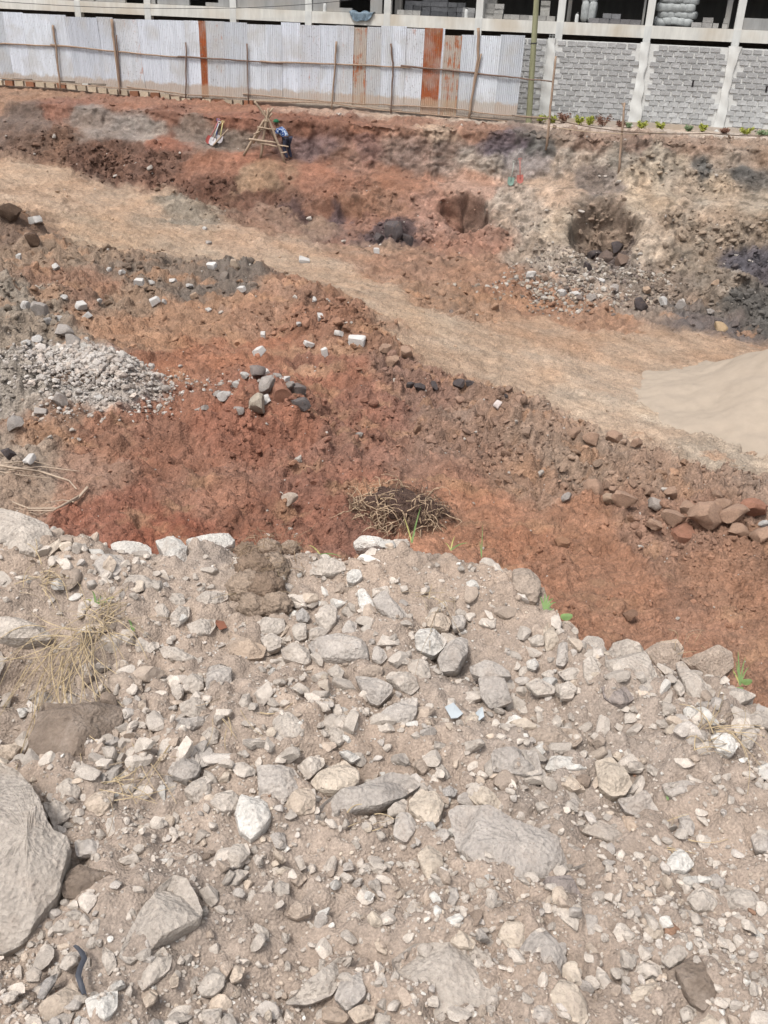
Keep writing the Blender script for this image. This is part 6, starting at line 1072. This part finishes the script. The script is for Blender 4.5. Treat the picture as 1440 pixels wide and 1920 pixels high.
# ------------------------------------------------------------------ foreground: matted clod, dry grass, weeds, scraps
pm = atm(498, 1120); mc = empty('matted_clod', 'brown clod of root-matted soil on the crest left of centre', 'clod', tuple(pm)); Vm, Fm = ICO[4]
for k_, (x_, y_, r_) in enumerate(((462, 1030, .058), (505, 1024, .062), (545, 1022, .045), (480, 1062, .066), (515, 1058, .052), (462, 1095, .058), (498, 1100, .062), (520, 1128, .045), (475, 1132, .048))):
    a_ = atm(x_, y_ + 8); v_ = (CAM - a_) / np.linalg.norm(CAM - a_); c_ = a_ + v_ * (r_ * .55 + .02) - pm; g_ = Vm * (1.1, .9, 1.0) * (1 + .30 * fbm(Vm * 1.9 + 7 * k_, 4, 5) + .20 * billow(Vm * 4.5 + k_, 3, 8) + .05 * fbm(Vm * 16 + k_, 2, 3))[:, None] * r_ + c_; obj('soil_lump', fast_mesh('soil_lump', g_, Fm), M_clod, mc, color=lin((176, 156, 138) if k_ % 3 else (156, 134, 116)))
roots('rootlets', 90, plain('rootlet', (172, 148, 122), .9, .2, 20), (0, .16, .05), (.11, .14, .09), .10, .0013, mc, .15, 9); roots('fine_rootlets', 120, plain('fine_rootlet', (140, 118, 98), .9, .2, 20), (0, .16, .05), (.12, .15, .10), .07, .0009, mc, .15, 10)
M_straw = plain('dry_straw', (204, 182, 146), .8, .2, 40, bump=0); M_straw2 = plain('grey_straw', (178, 160, 138), .8, .2, 40, bump=0); M_blade = plain('green_blade', (124, 152, 92), .6, .25, 30, bump=0); M_blade2 = plain('yellow_blade', (190, 186, 116), .6, .25, 30, bump=0)
def strand(px, base, lifts, m, r, n=5):
    q = []
    for (x, y), lf in zip(px, lifts): p = atm(x, y); v = CAM - p; v /= np.linalg.norm(v); q.append(p + v * lf - base)
    out = []
    for i in range(len(q) - 1):
        p0, p1, p2, p3 = q[max(i - 1, 0)], q[i], q[i + 1], q[min(i + 2, len(q) - 1)]
        for t in np.linspace(0, 1, 5, endpoint=False): out.append(.5 * ((2 * p1) + (-p0 + p2) * t + (2 * p0 - 5 * p1 + 4 * p2 - p3) * t * t + (-p0 + 3 * p1 - 3 * p2 + p3) * t ** 3))
    out.append(q[-1]); k = len(out); m.tube(out, [r * (1 - .5 * i / k) for i in range(k)], n, False)
gg = np.random.default_rng(44)
def straw_tuft(x, y, n, ang, sp, ln, label, mat=M_straw, r=.0014, lift=.05, arch=.35):
    b_ = atm(x, y); e = empty('dry_grass', label, 'dry grass', tuple(b_))
    for k_ in range(3):
        m = MB()
        for i in range(n // 3):
            a = math.radians(ang + gg.normal(0, sp)); L = ln * gg.uniform(.35, 1.15); x0, y0 = x + gg.normal(0, 24), y + gg.normal(0, 16); cv = gg.normal(0, .55); pts = []; lf = []
            for k in range(5): t = k / 4; aa_ = a + cv * t; pts.append((x0 + math.cos(aa_) * L * t, y0 - math.sin(aa_) * L * t + L * .25 * t * t)); lf.append(.006 + lift * gg.uniform(.6, 1.2) * math.sin(math.pi * min(1, t * .9 + .05)) ** arch)
            strand(pts, b_, lf, m, r * gg.uniform(.6, 1.3), 4)
        obj('straw', m, (mat, M_straw2, M_straw)[k_], e)
straw_tuft(150, 1190, 54, 235, 48, 150, 'big dry grass tuft hanging over the dark squared block at the left', lift=.06); straw_tuft(100, 1230, 30, 250, 22, 200, 'long dry straws arching down past the left edge boulder', lift=.07)
straw_tuft(190, 1160, 45, 20, 60, 90, 'matted dry grass below the left crest boulder'); straw_tuft(80, 1090, 24, 60, 60, 60, 'sparse dry stalks on the left crest boulder')
straw_tuft(270, 1400, 14, 250, 60, 110, 'thin straws right of the dark squared block'); straw_tuft(420, 1340, 9, 280, 40, 80, 'few thin straws beside the tilted grey slab'); straw_tuft(210, 1465, 12, 10, 20, 130, 'thin pale roots lying below the dark squared block', lift=.015)
straw_tuft(1330, 1380, 26, 40, 30, 100, 'dry grass stalks by the whitish rounded stone at the right'); straw_tuft(1230, 1575, 10, 0, 25, 90, 'few straws above the white pyramid-shaped stone', lift=.02); straw_tuft(1290, 1215, 12, 80, 40, 50, 'dry stalks sticking up from the clod at the right crest'); straw_tuft(500, 1110, 26, 90, 60, 50, 'short rootlets on the matted clod', M_straw2, .001, .09)
straw_tuft(830, 1140, 14, 150, 60, 70, 'dry roots among the upper stones right of the grey slab', M_straw2); straw_tuft(700, 1540, 6, 30, 30, 50, 'few brown straws under the long grey slab', lift=.015); straw_tuft(810, 1690, 8, 250, 40, 60, 'faint rootlets left of the big flat slab', M_straw2, .001, .01)
def weed(x, y, blades, label, leaves=()):
    b_ = atm(x, y); e = empty('green_weed', label, 'weed', tuple(b_)); v = CAM - b_; v /= np.linalg.norm(v)
    for tx, ty, wd, mt in blades:
        d0 = rays(np.float64(x), np.float64(y)); t_ = np.linalg.norm(b_ - CAM); bb = CAM + d0 * t_; tip = CAM + rays(np.float64(tx), np.float64(ty)) * (t_ * 1.0); mid = (bb + tip) / 2 + np.array((0, .02, .012)); pts = [bb * (1 - s) ** 2 + 2 * mid * s * (1 - s) + tip * s * s - b_ for s in np.linspace(0, 1, 8)]
        m = MB(); m.blade([p for p in pts], wd, v); obj('grass_blade', m, mt, e)
    for lx, ly, r in leaves:
        c = CAM + rays(np.float64(lx), np.float64(ly)) * np.linalg.norm(b_ - CAM) - b_; a = np.array((1.0, 0, .1)); b2_ = np.array((0, .6, .8)); m = MB(); pts = [c + r * (a * math.cos(t) * 1.35 + b2_ * math.sin(t) * .8) + np.array((0, 0, .15 * r * math.cos(2 * t))) for t in np.linspace(0, 6.283, 12, endpoint=False)]; m.add([c] + pts, [(0, i + 1, (i + 1) % 12 + 1) for i in range(12)]); obj('leaf', m, M_blade, e)
weed(1022, 1150, [(1012, 1118, .003, M_blade), (1022, 1112, .003, M_blade), (1030, 1115, .003, M_blade), (1038, 1122, .003, M_blade), (1015, 1128, .003, M_blade), (1043, 1130, .003, M_blade)], 'green weed tuft on the crest beside the narrow cream stone', [(1030, 1146, .012), (1062, 1156, .014), (1040, 1153, .01)])
weed(1388, 1285, [(1384, 1220, .004, M_blade), (1398, 1232, .003, M_blade), (1375, 1262, .004, M_blade), (1366, 1245, .003, M_blade2), (1405, 1250, .003, M_blade), (1380, 1240, .003, M_blade)], 'green weed with broad leaves at the right edge of the crest', [(1400, 1278, .018), (1386, 1292, .014)])
weed(772, 1018, [(789, 950, .004, M_blade), (757, 970, .003, M_blade2), (780, 985, .003, M_blade)], 'tall green grass blade standing on the crest before the root clump'); weed(845, 1032, [(853, 1005, .003, M_blade2), (878, 1018, .003, M_blade), (833, 1018, .002, M_blade2)], 'small pale grass blades on the crest right of the tall blade'); weed(903, 1045, [(905, 985, .002, M_blade), (899, 1015, .002, M_blade)], 'thin upright grass stalk right of the pale blades'); weed(920, 1062, [(922, 1050, .003, M_blade), (926, 1054, .003, M_blade), (916, 1052, .003, M_blade)], 'tiny green sprout at the crest left of the crumbly clod')
weed(180, 1142, [(172, 1108, .003, M_blade), (190, 1118, .003, M_blade), (215, 1120, .003, M_blade2), (160, 1125, .003, M_blade2), (200, 1130, .003, M_blade)], 'green and yellow grass blades inside the matted dry grass'); weed(248, 1185, [(238, 1162, .003, M_blade), (262, 1170, .003, M_blade), (300, 1180, .002, M_blade2)], 'small green blades right of the matted dry grass'); weed(1252, 1500, [(1250, 1482, .002, M_blade), (1254, 1486, .002, M_blade)], 'single tiny green blade between stones at the right'); weed(600, 1040, [(578, 1022, .003, M_blade2), (625, 1048, .004, M_blade), (640, 1044, .003, M_blade)], 'flat green blades lying on the crest right of the matted clod')
def scrap(name, poly, mat, label, cat, lift=.012, wav=.004):
    poly = [np.array(p, float) for p in poly]; b_ = atm(*np.mean(poly, 0)); b_[2] += max(0, mound_relief(b_[None])[0]); q = [];
    for p in poly: w3 = on_z(p[0], p[1], b_[2] + lift); q.append(w3 - b_ + np.array((0, 0, gg.normal(0, wav))))
    m = MB(); n = len(q); c = np.mean(q, 0) + np.array((0, 0, wav)); m.add([c] + q + [c - (0, 0, .002)] + [p - np.array((0, 0, .002)) for p in q], [(0, i + 1, (i + 1) % n + 1) for i in range(n)] + [(n + 1, n + 2 + (i + 1) % n, n + 2 + i) for i in range(n)] + [(i + 1, n + 2 + i, n + 2 + (i + 1) % n, (i + 1) % n + 1) for i in range(n)]); return tag(obj(name, m, mat, None, tuple(b_)), label, cat)
M_strip = plain('black_plastic', (74, 76, 84), .5, .2); b_ = atm(150, 1815); b_[2] += .01; m = MB(); sp = [(142, 1772, 13), (152, 1782, 14), (158, 1795, 12), (150, 1812, 12), (146, 1828, 12), (152, 1845, 13), (158, 1864, 10)]
V = []
for x, y, w_ in sp: p = on_z(np.float64(x), np.float64(y), b_[2] + .022 + gg.normal(0, .003)) - b_; hw = w_ / FPX * 1.6 * .5; V += [p - np.array((hw, 0, .003)), p + np.array((0, 0, .002)), p + np.array((hw, 0, -.003))]
m.add(V, [(i * 3 + k, i * 3 + k + 1, i * 3 + k + 4, i * 3 + k + 3) for i in range(len(sp) - 1) for k in range(2)]); tag(obj('plastic_strip', smooth(m.mesh('plastic_strip')), M_strip, None, tuple(b_)), 'dark twisted strip of plastic among pebbles at the lower left', 'plastic strip')
M_scrap = plain('pale_blue_plastic', (196, 203, 207), .5, .1); scrap('plastic_scrap', [(834, 1324), (850, 1320), (868, 1340), (858, 1347), (846, 1348)], M_scrap, 'pale blue plastic scrap in the middle of the rubble', 'plastic scrap'); scrap('plastic_scrap', [(892, 1332), (904, 1328), (908, 1344), (898, 1350)], M_scrap, 'smaller pale plastic scrap right of the blue one', 'plastic scrap'); scrap('brick_chip', [(402, 1160), (420, 1166), (426, 1174), (412, 1180), (404, 1172)], plain('red_brick', (142, 94, 74), .9, .2), 'small red brick chip below the root-matted clod', 'brick chip')
